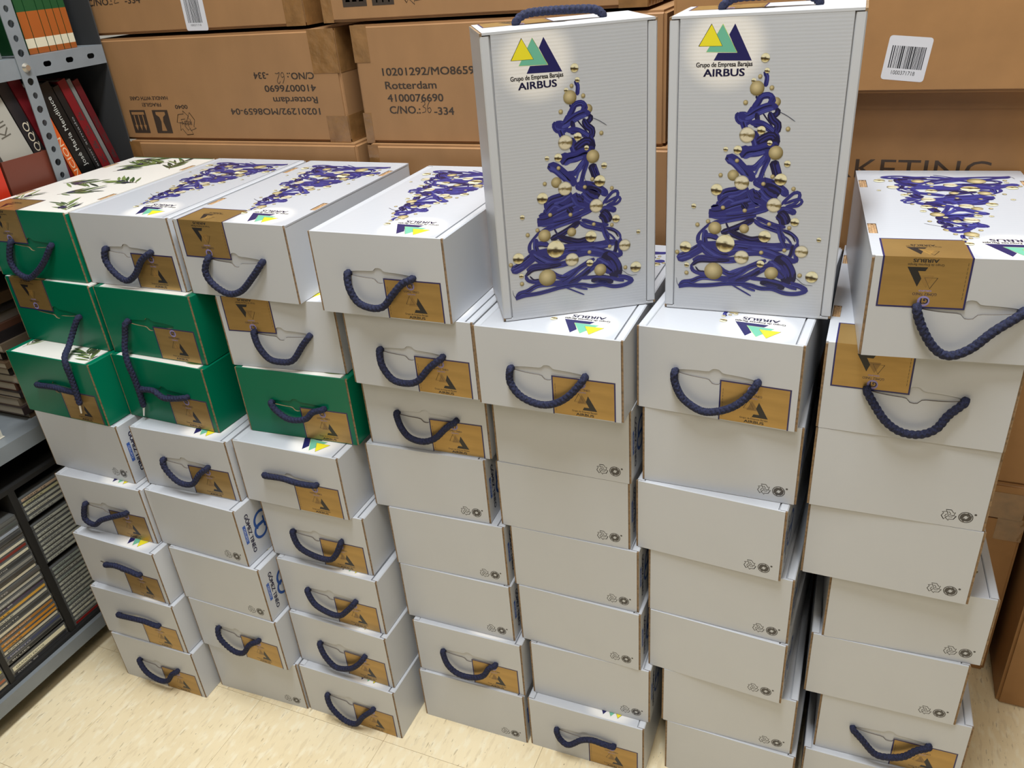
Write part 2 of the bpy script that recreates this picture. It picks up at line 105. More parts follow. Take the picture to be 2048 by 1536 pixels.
def floor_mat():
    nt = FLOOR.node_tree; b = nt.nodes['Principled BSDF']; b.inputs['Roughness'].default_value = .42
    tc = nt.nodes.new('ShaderNodeTexCoord'); oi = nt.nodes.new('ShaderNodeObjectInfo'); off = nt.nodes.new('ShaderNodeVectorMath'); off.operation = 'ADD'
    sc_ = nt.nodes.new('ShaderNodeVectorMath'); sc_.operation = 'SCALE'; sc_.inputs[3].default_value = 7.3
    nt.links.new(oi.outputs['Location'], sc_.inputs[0]); nt.links.new(tc.outputs['Object'], off.inputs[0]); nt.links.new(sc_.outputs[0], off.inputs[1])
    def noise(scale, st, rotz, lo, hi, detail=4):
        mp = nt.nodes.new('ShaderNodeMapping'); mp.inputs['Scale'].default_value = st; mp.inputs['Rotation'].default_value = (0, 0, rotz)
        nt.links.new(off.outputs[0], mp.inputs[0])
        n = nt.nodes.new('ShaderNodeTexNoise'); n.inputs['Scale'].default_value = scale; n.inputs['Detail'].default_value = detail
        nt.links.new(mp.outputs[0], n.inputs['Vector'])
        r = nt.nodes.new('ShaderNodeMapRange'); r.inputs[1].default_value = lo; r.inputs[2].default_value = hi
        nt.links.new(n.outputs[0], r.inputs[0]); return r.outputs[0]
    def mix(f, a, c, fac=1):
        m = nt.nodes.new('ShaderNodeMix'); m.data_type = 'RGBA'
        if isinstance(a, tuple): m.inputs[6].default_value = (*a, 1)
        else: nt.links.new(a, m.inputs[6])
        m.inputs[7].default_value = (*c, 1)
        mu = nt.nodes.new('ShaderNodeMath'); mu.operation = 'MULTIPLY'; mu.inputs[1].default_value = fac
        nt.links.new(f, mu.inputs[0]); nt.links.new(mu.outputs[0], m.inputs[0]); return m.outputs[2]
    c = mix(noise(5, (1, 1, 1), 0, .35, .65), (.84, .69, .43), (.90, .76, .50))
    c = mix(noise(38, (2.2, .8, 1), -.15, .52, .66), c, (.93, .83, .60), .7)
    c = mix(noise(46, (2.6, .6, 1), .10, .56, .64, 6), c, (.66, .52, .32), .35)
    c = mix(noise(62, (2.8, .55, 1), -.12, .63, .69, 6), c, (.40, .30, .17), .6)
    c = mix(noise(120, (1.8, .9, 1), .3, .71, .735, 5), c, (.10, .07, .04), .8)
    nt.links.new(c, b.inputs['Base Color'])
floor_mat()
WALL = mat('cream_wall_paint', (.62, .58, .50), .8, noise=(6, .03, (1, 1, 1)))
# ---------------------------------------------------------------- mesh helpers
def link(name, me, parent=None, m=None, M=None):
    o = bpy.data.objects.new(name, me); COL.objects.link(o)
    if m and me and not me.materials: me.materials.append(m)
    if M is not None: o.matrix_world = M
    if parent: o.parent = parent
    return o
def tag(o, label=None, cat=None, group=None, kind=None):
    if label: o['label'] = label
    if cat: o['category'] = cat
    if group: o['group'] = group
    if kind: o['kind'] = kind
    return o
def empty(name, M): 
    o = bpy.data.objects.new(name, None); COL.objects.link(o); o.matrix_world = M; o.empty_display_size = .05
    return o
def finish(bm, name, mats, bevel=0, seg=2, smooth=False):
    if bevel:
        bmesh.ops.bevel(bm, geom=[e for e in bm.edges if len(e.link_faces) == 2 and e.calc_face_angle(0) > .5], offset=bevel, segments=seg, affect='EDGES', profile=.5)
    bmesh.ops.recalc_face_normals(bm, faces=bm.faces)
    me = bpy.data.meshes.new(name); bm.to_mesh(me); bm.free()
    for m in (mats if isinstance(mats, (list, tuple)) else [mats]): me.materials.append(m)
    if smooth:
        for p in me.polygons: p.use_smooth = True
    return me
def add_box(bm, x0, x1, y0, y1, z0, z1, mi=0, fm=None):
    v = [bm.verts.new(p) for p in [(x0,y0,z0),(x1,y0,z0),(x1,y1,z0),(x0,y1,z0),(x0,y0,z1),(x1,y0,z1),(x1,y1,z1),(x0,y1,z1)]]
    fs = {}
    for k, ix in {'b':(3,2,1,0),'t':(4,5,6,7),'f':(0,1,5,4),'r':(1,2,6,5),'k':(2,3,7,6),'l':(3,0,4,7)}.items():
        f = bm.faces.new([v[i] for i in ix]); f.material_index = (fm or {}).get(k, mi); fs[k] = f
    return fs
def box_mesh(name, dims, mats, bevel=0, fm=None):
    bm = bmesh.new(); add_box(bm, *dims, fm=fm); return finish(bm, name, mats, bevel)
def prism(bm, loops, y0, y1, mi_face=0, mi_side=0, mi_hole=None, to=None):
    """polygon with holes in (x,z) extruded along y; to maps (a,b,c)->xyz"""
    to = to or (lambda a, b, c: (a, c, b))
    allp = [p for l in loops for p in l]
    tris = tessellate_polygon([[Vector((p[0], p[1], 0)) for p in l] for l in loops])
    A = [bm.verts.new(to(p[0], p[1], y0)) for p in allp]; B = [bm.verts.new(to(p[0], p[1], y1)) for p in allp]
    for t in tris:
        try:
            bm.faces.new([A[i] for i in t]).material_index = mi_face
            bm.faces.new([B[i] for i in reversed(t)]).material_index = mi_face
        except ValueError: pass
    k = 0
    for li, l in enumerate(loops):
        n = len(l)
        for i in range(n):
            a, b = k+i, k+(i+1) % n
            f = bm.faces.new([A[a], A[b], B[b], B[a]]); f.material_index = mi_side if li == 0 or mi_hole is None else mi_hole
        k += n
def catmull(P, step):
    P = [Vector(p) for p in P]; Q = [2*P[0]-P[1]]+P+[2*P[-1]-P[-2]]; out = []
    for i in range(1, len(Q)-2):
        n = max(2, int((Q[i+1]-Q[i]).length/step))
        for k in range(n):
            t = k/n; a, b, c, d = Q[i-1], Q[i], Q[i+1], Q[i+2]
            out.append(.5*((2*b)+(c-a)*t+(2*a-5*b+4*c-d)*t*t+(3*b-a-3*c+d)*t**3))
    out.append(P[-1]); return out
def rope_mesh(P, r=.0053, step=.0011, n=20):
    pts = catmull(P, step); vs = []; fs = []; nrm = None; s = 0
    for i, p in enumerate(pts):
        t = (pts[min(i+1, len(pts)-1)]-pts[max(i-1, 0)]).normalized()
        if nrm is None: nrm = t.orthogonal().normalized()
        nrm = (nrm-t*nrm.dot(t)).normalized(); bn = t.cross(nrm)
        if i: s += (p-pts[i-1]).length
        endk = min(1, .55+.45*min(i, len(pts)-1-i)/3)
        for k in range(n):
            a = 2*math.pi*k/n
            h = max(math.sin(3*a+s*900), math.sin(3*a-s*900+1.3))
            rr = r*endk*(.90+.14*h); vs.append(p+nrm*math.cos(a)*rr+bn*math.sin(a)*rr)
    m = len(pts)
    for i in range(m-1):
        for k in range(n): fs.append((i*n+k, i*n+(k+1) % n, (i+1)*n+(k+1) % n, (i+1)*n+k))
    fs.append(tuple(range(n-1, -1, -1))); fs.append(tuple((m-1)*n+k for k in range(n)))
    me = bpy.data.meshes.new('rope'); me.from_pydata(vs, [], fs); me.materials.append(ROPE)
    for p in me.polygons: p.use_smooth = True
    return me
# ---------------------------------------------------------------- flat print (ink on a surface)
_tx = {}
def text_polys(s, bold=0.0):
    bold = 0.0; key = (s, bold)
    if key not in _tx:
        cu = bpy.data.curves.new('t', 'FONT'); cu.body = s; cu.size = 1; cu.resolution_u = 3; cu.offset = bold
        o = bpy.data.objects.new('t', cu); me = bpy.data.meshes.new_from_object(o)
        vs = [(v.co.x, v.co.y) for v in me.vertices]; fs = [tuple(p.vertices) for p in me.polygons]
        bpy.data.objects.remove(o); bpy.data.curves.remove(cu); bpy.data.meshes.remove(me)
        x0 = min(v[0] for v in vs); x1 = max(v[0] for v in vs)
        _tx[key] = ([(v[0]-x0, v[1]) for v in vs], fs, x1-x0)
    return _tx[key]
class Print:
    def __init__(s, dz=5e-6, base=6e-5): s.v = []; s.f = []; s.c = []; s.z = base; s.dz = dz; s.T = lambda x, y: (x, y)
    def poly(s, pts, col, cols=None, up=True):
        if up: s.z += s.dz
        n = len(s.v); 
        pts = [s.T(*p) for p in pts]
        ar = sum(pts[i][0]*pts[(i+1) % len(pts)][1]-pts[(i+1) % len(pts)][0]*pts[i][1] for i in range(len(pts)))
        ix = list(range(len(pts)))
        if ar < 0: ix.reverse()
        s.v += [(p[0], p[1], s.z) for p in pts]; s.f.append([n+i for i in ix]); s.c.append([(cols[i] if cols else col) for i in ix])
    def quads(s, L, R, col):
        s.z += s.dz
        for i in range(len(L)-1): s.poly([L[i], R[i], R[i+1], L[i+1]], col, up=False)
    def stroke(s, pts, w, col, closed=False, taper=False, smooth=0):
        if smooth: pts = [(p.x, p.y) for p in catmull([(a, b, 0) for a, b in pts], smooth)]
        if closed: pts = list(pts)+[pts[0], pts[1]]
        L = []; R = []; n = len(pts)
        for i, p in enumerate(pts):
            a = pts[max(i-1, 0)]; b = pts[min(i+1, n-1)]; dx, dy = b[0]-a[0], b[1]-a[1]; l = math.hypot(dx, dy) or 1
            k = w/2
            if taper: t = i/(n-1); k *= min(1, .45+5*min(t, 1-t))
            L.append((p[0]-dy/l*k, p[1]+dx/l*k)); R.append((p[0]+dy/l*k, p[1]-dx/l*k))
        s.quads(L, R, col)
    def disc(s, x, y, r, col, n=20): s.poly([(x+r*math.cos(2*math.pi*i/n), y+r*math.sin(2*math.pi*i/n)) for i in range(n)], col)
    def ring(s, x, y, r, w, col, a0=0, a1=360, n=24): s.stroke([(x+r*math.cos(math.radians(a0+(a1-a0)*i/n)), y+r*math.sin(math.radians(a0+(a1-a0)*i/n))) for i in range(n+1)], w, col)
    def text(s, t, x, y, h, col, width=None, bold=0.0, rot=0):
        if bold:
            d = bold*h*1.6; n_ = 2 if bold < .02 else 3
            for i in range(n_):
                for j in ((-1, 1) if bold > .02 else (0,)): s.text(t, x+(i-(n_-1)/2)*d, y+j*d*.4, h, col, width, 0.0, rot); s.z -= s.dz*.8
            return
        vs, fs, tw = text_polys(t, bold); k = h/.73; kx = (width/tw) if width else k
        ca, sa = math.cos(rot), math.sin(rot); s.z += s.dz; n = len(s.v)
        for a, b in vs:
            a *= kx; b *= k; p = s.T(x+a*ca-b*sa, y+a*sa+b*ca); s.v.append((p[0], p[1], s.z))
        p0, p1, p2 = s.T(0, 0), s.T(1, 0), s.T(0, 1)
        flip = ((p1[0]-p0[0])*(p2[1]-p0[1])-(p2[0]-p0[0])*(p1[1]-p0[1])) < 0
        for f in fs: s.f.append([n+i for i in (reversed(f) if flip else f)]); s.c.append([col]*len(f))
    def mesh(s, name):
        me = bpy.data.meshes.new(name); me.from_pydata(s.v, [], s.f)
        at = me.color_attributes.new('Col', 'FLOAT_COLOR', 'CORNER'); k = 0
        flat = []
        for f, c in zip(s.f, s.c):
            for q in c: flat += [*q, 1]
        at.data.foreach_set('color', flat); me.materials.append(INK); return me
NAVY = (.018, .016, .10); NAVD = (.010, .008, .045); NAVL = (.05, .06, .28); BLK = (.015, .013, .014); YEL = (.83, .72, .03); GRN = (.16, .48, .33); LIME = (.55, .66, .12)
ONTOP = lambda: Matrix.Rotation(math.pi, 4, 'Z') @ Matrix.Translation((-W/2, -D/2, 0))      # print upright when the handle end is up
FRONT = Matrix(((1,0,0,0),(0,0,-1,0),(0,1,0,0),(0,0,0,1)))                                    # (x,y)->(x,z) facing -y
# ---- christmas tree artwork
def tree_print(T):
    p = Print(dz=2e-6); rnd = random.Random(3)
    base = {0: (.026, .026, .17), 1: (.010, .008, .045), 2: (.055, .062, .28), 3: (.02, .02, .05)}
    def ball(x, y, r, t):
        n = 18; R = [0, .35, .6, .8, .93, 1.0]; p.z += p.dz
        def shade(px, py, k):
            h = py+.10*px; q = math.hypot(px, py)
            if t == 'c':
                if h > .78: c = (.70, .62, .36)
                elif h > .02: c = (.80, .74, .50)
                elif h > -.42: c = (.055, .035, .012)
                elif h > -.62: c = (.35, .26, .09)
                else: c = (.72, .62, .34)
                if q > .93: c = tuple(v*.6 for v in c)
            elif t == 'm':
                c = (.72, .66, .50) if h > .12 else ((.20, .15, .06) if h > -.25 else (.66, .58, .40))
                if q > .9: c = tuple(v*.6 for v in c)
            else:
                v = max(0, 1-math.hypot(px+.12, py-.22)*.85); c = (.16+.52*v, .115+.45*v, .035+.28*v)
                if t == 'q': c = tuple(a*.9 for a in c)
            return c
        for i in range(len(R)-1):
            for k in range(n):
                a, b = 2*math.pi*k/n, 2*math.pi*(k+1)/n
                q = [(R[i]*math.cos(a), R[i]*math.sin(a)), (R[i+1]*math.cos(a), R[i+1]*math.sin(a)), (R[i+1]*math.cos(b), R[i+1]*math.sin(b)), (R[i]*math.cos(b), R[i]*math.sin(b))]
                if i == 0: q = q[1:]
                p.poly([(x+u*r, y+v*r) for u, v in q], None, [shade(u, v, i) for u, v in q], up=False)
    for x, y, r, t in T['ball']:
        if t == 'q': ball(x*S, y*S, r*S, t)
    for pts, wd, c in T['rib']:
        P = [(a*S, b*S) for a, b in pts]; wd *= S*(1.6 if c != 3 else 1)
        p.stroke(P, wd, base[c], smooth=.0025, taper=True)
        if wd > .0022:
            sm = [(q.x, q.y) for q in catmull([(a, b, 0) for a, b in P], .0025)]
            for k in range(4):
                off = rnd.uniform(-.38, .38)*wd; i0 = int(rnd.uniform(0, .4)*len(sm)); i1 = int(rnd.uniform(.6, 1)*len(sm))
                seg = sm[i0:i1+1]
                if len(seg) < 3: continue
                o = []
                for i in range(len(seg)):
                    a = seg[max(i-1, 0)]; b = seg[min(i+1, len(seg)-1)]; l = math.hypot(b[0]-a[0], b[1]-a[1]) or 1
                    o.append((seg[i][0]-(b[1]-a[1])/l*off, seg[i][1]+(b[0]-a[0])/l*off))
                cc = base[2] if k < 2 else (base[1] if k == 2 else (.03, .032, .21))
                if c == 1: cc = base[0]
                if k: p.z -= p.dz
                p.stroke(o, wd*rnd.uniform(.08, .2), cc, taper=True)
    for x, y, r, t in T['ball']:
        if t != 'q': ball(x*S, y*S, r*S, t)
    L = {k: [(a*S, b*S) for a, b in v] for k, v in T['logo'].items()}
    p.z = 6e-5; p.dz = 6e-6
    p.poly(L['nav'], NAVY); p.poly(L['grn'], GRN); p.stroke(L['grn'], .0006, LIME, closed=True)
    p.poly(L['yel'], YEL); p.stroke(L['yel'], .0007, BLK, closed=True)
    a, b, c = L['t1']; p.text('Grupo de Empresa Barajas', a[0], a[1]-.0008, .0056, BLK, width=b[0]-a[0], bold=.0238)
    a, b, c = L['t2']; p.text('AIRBUS', a[0], a[1], .0088, NAVD, width=b[0]-a[0], bold=.03)
    return p.mesh('printed_tree')
def seal_art(p, w, h, y0=0, emblem=True):
    """upright seal artwork in a w x h field whose foot is at y0"""
    g = lambda u, v: (u*w, y0+v*h); LIL = (.30, .26, .55); k = h
    if emblem:
        x, y = g(.47, .86); p.ring(x, y, .085*k, .04*k, LIL); p.text('GT', x-.075*k, y-.055*k, .11*k, NAVD, width=.15*k, bold=.03)
        x, y = g(.335, .695); p.text('GÓMEZ TINEO', x, y, .055*k, NAVD, width=.27*w, bold=.018)
        x, y = g(.40, .640); p.text('GRUPO', x, y, .032*k, LIL, width=.14*w, bold=.03)
    p.poly([g(.47, .60), g(.575, .36), g(.40, .36)], (.30, .17, .045))
    p.poly([g(.57, .58), g(.71, .20), g(.48, .20), g(.505, .275), g(.585, .275), g(.535, .42)], BLK)
    p.stroke([g(.425, .61), g(.355, .40), g(.50, .40)], .010*k, BLK, closed=True)
    x, y = g(.31, .135); p.text('Grupo de Empresa Barajas', x, y, .048*k, BLK, width=.40*w, bold=.018)
    x, y = g(.375, .045); p.text('AIRBUS', x, y, .068*k, BLK, width=.28*w, bold=.03)
SW, SH = .42*W, .49*H
def seal_print(wrap):
    p = Print(base=2.2e-4)
    def bord(w, h, bottom):
        b = .0020
        p.poly([(0, 0), (b, 0), (b, h), (0, h)], NAVY); p.poly([(w-b, 0), (w, 0), (w, h), (w-b, h)], NAVY)
        p.poly([(0, h-b), (w, h-b), (w, h), (0, h)], NAVY)
    bord(SW, SH, 0); seal_art(p, SW, SH)
    for i in range(9):
        x = .0045; y = .006+i*.005; p.poly([(x, y), (x+.0006, y), (x+.0006, y+.0035), (x, y+.0035)], (.12, .08, .03))
    return p.mesh('seal_print')
def wrap_print(L):
    p = Print(base=2.2e-4); b = .0020
    p.poly([(0, 0), (b, 0), (b, L), (0, L)], NAVY); p.poly([(SW-b, 0), (SW, 0), (SW, L), (SW-b, L)], NAVY); p.poly([(0, 0), (SW, 0), (SW, b), (0, b)], NAVY)
    seal_art(p, SW, SH, L-SH*.72, False)
    return p.mesh('seal_wrap_print')
def marks_print():
    p = Print(); c = (.06, .055, .055); r = .0085
    # moebius loop of three bent arrows, drawn in outline
    x, y = 0, 0
    P = [(-.38, .90), (.30, .90), (.60, .40), (.82, .52), (.64, -.10), (.04, .06), (.26, .20), (.04, .56), (-.20, .42)]
    for k in range(3):
        a = math.radians(120*k+4)
        p.stroke([(r*1.08*(u*math.cos(a)-v*math.sin(a)), r*1.08*(u*math.sin(a)+v*math.cos(a))) for u, v in P], .00105, c, closed=True)
    x = .019*1.05
    p.ring(x, 0, .0081, .0012, c)
    for s_ in (0, 180):
        a = math.radians(s_)
        def q(u, v): return (x+r*(u*math.cos(a)-v*math.sin(a)), r*(u*math.sin(a)+v*math.cos(a)))
        p.poly([q(-.82, -.1), q(-.72, .4), q(-.35, .72), q(.15, .72), q(.15, .92), q(.62, .5), q(.15, .1), q(.12, .32), q(-.15, .25), q(-.3, -.05), q(-.4, -.35), q(-.75, -.45)], c)
    p.disc(x+.0105, .0062, .0016, c, 10)
    return p.mesh('recycling_print')
def supplier_print():
    p = Print(); B1 = (.03, .09, .33)
    # drawn with x to the right and y up, then turned so that it reads downwards
    p.ring(0, 0, .017, .0055, B1, 40, 320); p.ring(.020, -.006, .015, .0052, B1, -150, 120)
    p.text('T', -.002, -.012, .02, B1, width=.02, bold=.05)
    p.text('GÓMEZ TINEO', -.032, -.036, .009, NAVD, width=.085, bold=.03)
    p.poly([(-.014, -.0465), (.026, -.0465), (.026, -.0395), (-.014, -.0395)], (.05, .12, .42)); p.text('GRUPO', -.008, -.045, .004, (.6, .62, .7), width=.028)
    return p.mesh('supplier_print')
def olive_print(seed):
    p = Print(); r = random.Random(seed); LG = [(.12, .17, .05), (.20, .26, .08), (.05, .09, .03), (.035, .045, .03)]
    def leaf(x, y, a, l, w, c):
        P = []
        for i in range(9): t = i/8; P.append((l*t, w*math.sin(math.pi*t)**.8))
        P += [(a_, -b_) for a_, b_ in reversed(P[1:-1])]
        p.poly([(x+u*math.cos(a)-v*math.sin(a), y+u*math.sin(a)+v*math.cos(a)) for u, v in P], c)
    def branch(x, y, a, l):
        n = 8; pts = []
        for i in range(n+1):
            pts.append((x+math.cos(a)*l*i/n, y+math.sin(a)*l*i/n)); a += r.uniform(-.12, .14)
        p.stroke(pts, .0012, (.16, .085, .03))
        for i in range(1, n+1):
            for sgn in (-1, 1):
                leaf(*pts[i], a+sgn*r.uniform(.35, .8), r.uniform(.03, .05), r.uniform(.0018, .0032), r.choice(LG))
        for i in (2, 4, 5): 
            ox, oy = pts[i][0]+r.uniform(-.01, .01), pts[i][1]+r.uniform(-.012, .012); leaf(ox, oy, a+r.uniform(-1, 1), .019, .0055, r.choice([(.02, .018, .05), (.06, .07, .03), (.03, .025, .07)]))
    for x, y, a in [(-.09, -.165, 1.2), (.10, -.175, 2.3), (-.02, -.09, .5), (-.085, -.02, .3), (.085, .0, 2.7), (-.05, .07, .9), (.07, .10, 2.2), (-.09, .15, .1), (.02, .15, 3.4)]:
        branch(x, y, a, r.uniform(.05, .075))
    k = W/2-.0145
    p.v = [(max(-k, min(k, v[0])), max(-D/2+.001, min(D/2-.001, v[1])), v[2]) for v in p.v]
    return p.mesh('olive_print')
# ---------------------------------------------------------------- gift box parts (origin at base centre, handle end towards -y)
t = .003; RIM = .0122
def hole(scale=1, z0=H*.522):
    P = []; n = 26
    def up(u):   # half height above/below the axis
        e = max(0, 1-abs(u)**2.2); h = .034*H*1.25*e**.6+.0
        b = math.exp(-(u/.13)**4)*.042*H
        return h+b
    L = .257*W
    for i in range(n+1):
        u = -1+2*i/n; P.append((u*L*scale, z0+up(u)*scale))
    for i in range(n-1, 0, -1):
        u = -1+2*i/n; P.append((u*L*scale, z0-up(u)*scale*1.25))
    return P
def rrect(x0, x1, z0, z1): return [(x0, z0), (x1, z0), (x1, z1), (x0, z1)]
EW = .0034
def wall_ends(bm, top):
    for sx in (-1, 1):
        for y0, y1 in ((-D/2+.0008, -D/2+t+.0012), (D/2-t-.0012, D/2-.0008)):
            for a, c in ((W/2-.0004-.0014, W/2-.0004), (W/2-EW+.0002, W/2-EW+.0014)):
                xa, xb = sorted((sx*a, sx*c)); add_box(bm, xa, xb, y0, y1, .0006, top, 1, {'r': 0 if sx > 0 else 1, 'l': 0 if sx < 0 else 1})
            xa, xb = sorted((sx*(W/2-.0020), sx*(W/2-.0019))); add_box(bm, xa, xb, y0+.0004, y1, .0006, top-.0004, 1)
def make_front(m, handle=True):
    bm = bmesh.new(); loops = [rrect(-W/2+EW, W/2-EW, 0, H-.0006)]
    if handle: loops.append(hole())
    prism(bm, loops, -D/2, -D/2+t, 0, 1, 2)
    for f in bm.faces:
        if f.calc_center_median().z > H-.0007: f.material_index = 0
    return finish(bm, 'front_panel', [m, KRAFT, SLIT if m != GREEN else KRAFT])
def make_flap(m):
    bm = bmesh.new(); prism(bm, [hole(.975)], -D/2+.0018, -D/2+t, 0, 1); return finish(bm, 'handle_flap', [m, KRAFT])
def make_back(m):
    bm = bmesh.new(); add_box(bm, -W/2+EW, W/2-EW, D/2-t, D/2, 0, H-.0006, 0, {'l': 1, 'r': 1, 'b': 1}); return finish(bm, 'back_panel', [m, KRAFT])
def make_body(m):
    bm = bmesh.new(); a, b = W/2-.0006, W/2-RIM; g = H-.0055; T_ = H-.0010
    prof = [(-a, .0006), (a, .0006), (a, T_-.0015), (a-.0015, T_), (b+.0012, T_), (b, T_-.0012), (b, g), (-b, g), (-b, T_-.0012), (-b-.0012, T_), (-a+.0015, T_), (-a, T_-.0015)]
    prism(bm, [prof], -D/2+t+.0012, D/2-t-.0012, 1, 0); wall_ends(bm, H-.0012); return finish(bm, 'body', [m, KRAFT])
def make_lid(m):
    bm = bmesh.new(); b = W/2-RIM-.0014
    add_box(bm, -b, b, -D/2+t-.0004, D/2-t, H-.0054, H-.0008); return finish(bm, 'lid', [m, KRAFT], .0008, 1)
SLOTS = [(sx*(W/2-.0065), -D/2+yy*S) for sx in (-1, 1) for yy in (.09, .275)]
def make_flip_body(m):
    bm = bmesh.new(); a = W/2-.0006; T_ = H-.0022
    add_box(bm, -a, a, -D/2+t+.0012, D/2-t-.0012, .0006, T_-.0012, 0, {'f': 1, 'k': 1}); wall_ends(bm, H-.0034); return finish(bm, 'body', [m, KRAFT])
def make_flip_bottom(m):
    bm = bmesh.new(); a = W/2-.0003
    loops = [rrect(-a, a, -D/2+t-.0004, D/2)] + [rrect(x-.0052, x+.0052, y-.019, y+.019) for x, y in SLOTS]
    prism(bm, loops, H-.0032, H-.0008, 0, 0, 1, to=lambda u, v, c: (u, v, c)); return finish(bm, 'bottom_panel', [m, KRAFT])
def make_tab():
    bm = bmesh.new(); prism(bm, [[(-.0048, 0), (.0048, 0), (.0048, .0012), (.0026, .0020), (.0018, .0008), (-.0004, .0008), (-.0012, .0020), (-.0034, .0020), (-.0048, .0010)]], -.0185, .0185)
    return finish(bm, 'slot_tab', [KRAFT2])
def plate(name, x0, x1, y0, y1, z0, z1, m, bevel=0): return box_mesh(name, (x0, x1, y0, y1, z0, z1), m, bevel)
ME = {}
for key, m, lm in (('w', WHITE, LIDW), ('g', GREEN, CREAM)):
    ME[key] = dict(front=make_front(m), plain=make_front(m, False), flap=make_flap(m), back=make_back(m), body=make_body(m), lid=make_lid(lm), fbody=make_flip_body(m), fbot=make_flip_bottom(lm))
TAB = make_tab()
SX0 = .528*W-W/2
SEAL = plate('seal', SX0, SX0+SW, -D/2-.0002, -D/2, .0012, SH, FOIL)
LW = .056*S
SEALF = plate('seal', -SX0-SW, -SX0, -D/2-.0002, -D/2, H-SH, H-.0006, FOIL)
SEALT = plate('seal_fold', -SX0-SW, -SX0, -D/2, -D/2+LW, H-.0008, H-.00055, FOIL)
PSEAL, PWRAP, PMARK, PSUP = seal_print(0), wrap_print(LW), marks_print(), supplier_print()
PTREE = tree_print(DATA['tree']); POL = [olive_print(5), olive_print(11)]
BOXROPE = DATA['ropes']
def rope_from_uv(uv, z0=0):
    P = [(u*S-W/2, v*S-z0) for u, v in uv]
    P[0] = (max(P[0][0], -.255*W), H*.52); P[-1] = (min(P[-1][0], .255*W), H*.52)
    n = len(P); out = [(P[0][0]+.002, -D/2+.002, P[0][1])]
    for i, (x, z) in enumerate(P):
        d = .0052 if i in (0, n-1) else (.0064 + (.0035 if abs(z-H*.52) > .02 else .001))
        out.append((x, -D/2-d, z))
    out.append((P[-1][0]-.002, -D/2+.002, P[-1][1])); return out
def gift_box(M, typ, color, label, uv=None):
    root = empty('gift_box', M); K = ME[color]; I = Matrix.Identity(4)
    tag(root, label, 'box', 'gift boxes stacked in seven columns')
    def add(n, me, L=None, Mx=None):
        o = link(n, me, root); o.matrix_parent_inverse = Matrix.Identity(4)
        if Mx is not None: o.matrix_local = Mx
        if L: o['label'] = L
        return o
    if typ == 'F':
        add('body', K['fbody']); add('bottom_panel', K['fbot'], 'cream printed panel with slots' if color == 'g' else None); [add('slot_tab', TAB, 'raw brown cardboard tab in a slot', Matrix.Translation((sx_, sy_, H-.0031))) for sx_, sy_ in SLOTS]
    else:
        add('body', K['body']); add('lid', K['lid'], 'cream printed lid panel' if color == 'g' else None)
    add('back_panel', K['back']); fp = add('front_panel', K['plain'] if typ == 'B' else K['front'])
    Z = H-.0008
    if color == 'w': add('printed_tree', PTREE, 'blue ribbon tree with gold baubles and logo', Matrix.Translation((0, 0, Z)) @ ONTOP())
    else: add('printed_olives', random.choice(POL), 'printed olive branches', Matrix.Translation((0, 0, Z)))
    if typ == 'B':
        add('recycling_marks', PMARK, 'two printed recycling symbols', Matrix.Translation((-W/2+.205*W, D/2, .145*H)) @ Matrix.Rotation(math.pi, 4, 'Z') @ FRONT)
        q = add('supplier_logo', PSUP, 'blue supplier logo and name', Matrix.Translation((-W/2+.0004, D/2-.056, H*.56)) @ Matrix.Rotation(-math.pi/2, 4, 'Z') @ FRONT @ Matrix.Rotation(-math.pi/2, 4, 'Z'))
        return root
    f = add('handle_flap', K['flap'])
    r_ = None
    if uv: r_ = add('rope_handle', rope_mesh(uv), 'navy braided cord handle')
    if typ == 'A':
        s_ = add('seal', SEAL, 'gold foil seal with navy border')
        pr = link('seal_print', PSEAL, s_); pr.matrix_local = Matrix.Translation((SX0, -D/2, .0)) @ FRONT
    else:
        s_ = add('seal', SEALF, 'gold foil seal folded over the top edge, upside down')
        pr = link('seal_print', PSEAL, s_); pr.matrix_local = Matrix.Translation((-SX0, -D/2, H)) @ FRONT @ Matrix.Rotation(math.pi, 4, 'Z')
        fo = link('seal_fold', SEALT, s_)
        pr = link('seal_fold_print', PWRAP, s_); pr.matrix_local = Matrix.Translation((-SX0, -D/2+LW, H-.0008+.0001)) @ Matrix.Rotation(math.pi, 4, 'Z')
    return root
COLN = ['leftmost stack', 'second stack from left', 'third stack from left', 'middle stack', 'third stack from right', 'second stack from right', 'rightmost stack']
ROWN = ['bottom', 'second from bottom', 'third from bottom', 'fourth from bottom', 'fourth from top', 'third from top', 'second from top', 'top']
TYPE = {'1.1': 'Fg', '1.2': 'Fg', '2.2': 'Ag', '1.3': 'Ag', '2.3': 'Ag', '3.3': 'Ag', '3.1': 'Fw', '3.2': 'Fw', '7.1': 'Fw', '7.2': 'Fw'}
for n in '1.4 2.5 2.6 2.8 4.4 4.5 4.6 4.8 5.3 5.4 5.5 5.6 5.7 6.3 6.4 6.5 6.6 6.7 6.8 7.3 7.4 7.5 7.6 7.8'.split(): TYPE[n] = 'Bw'
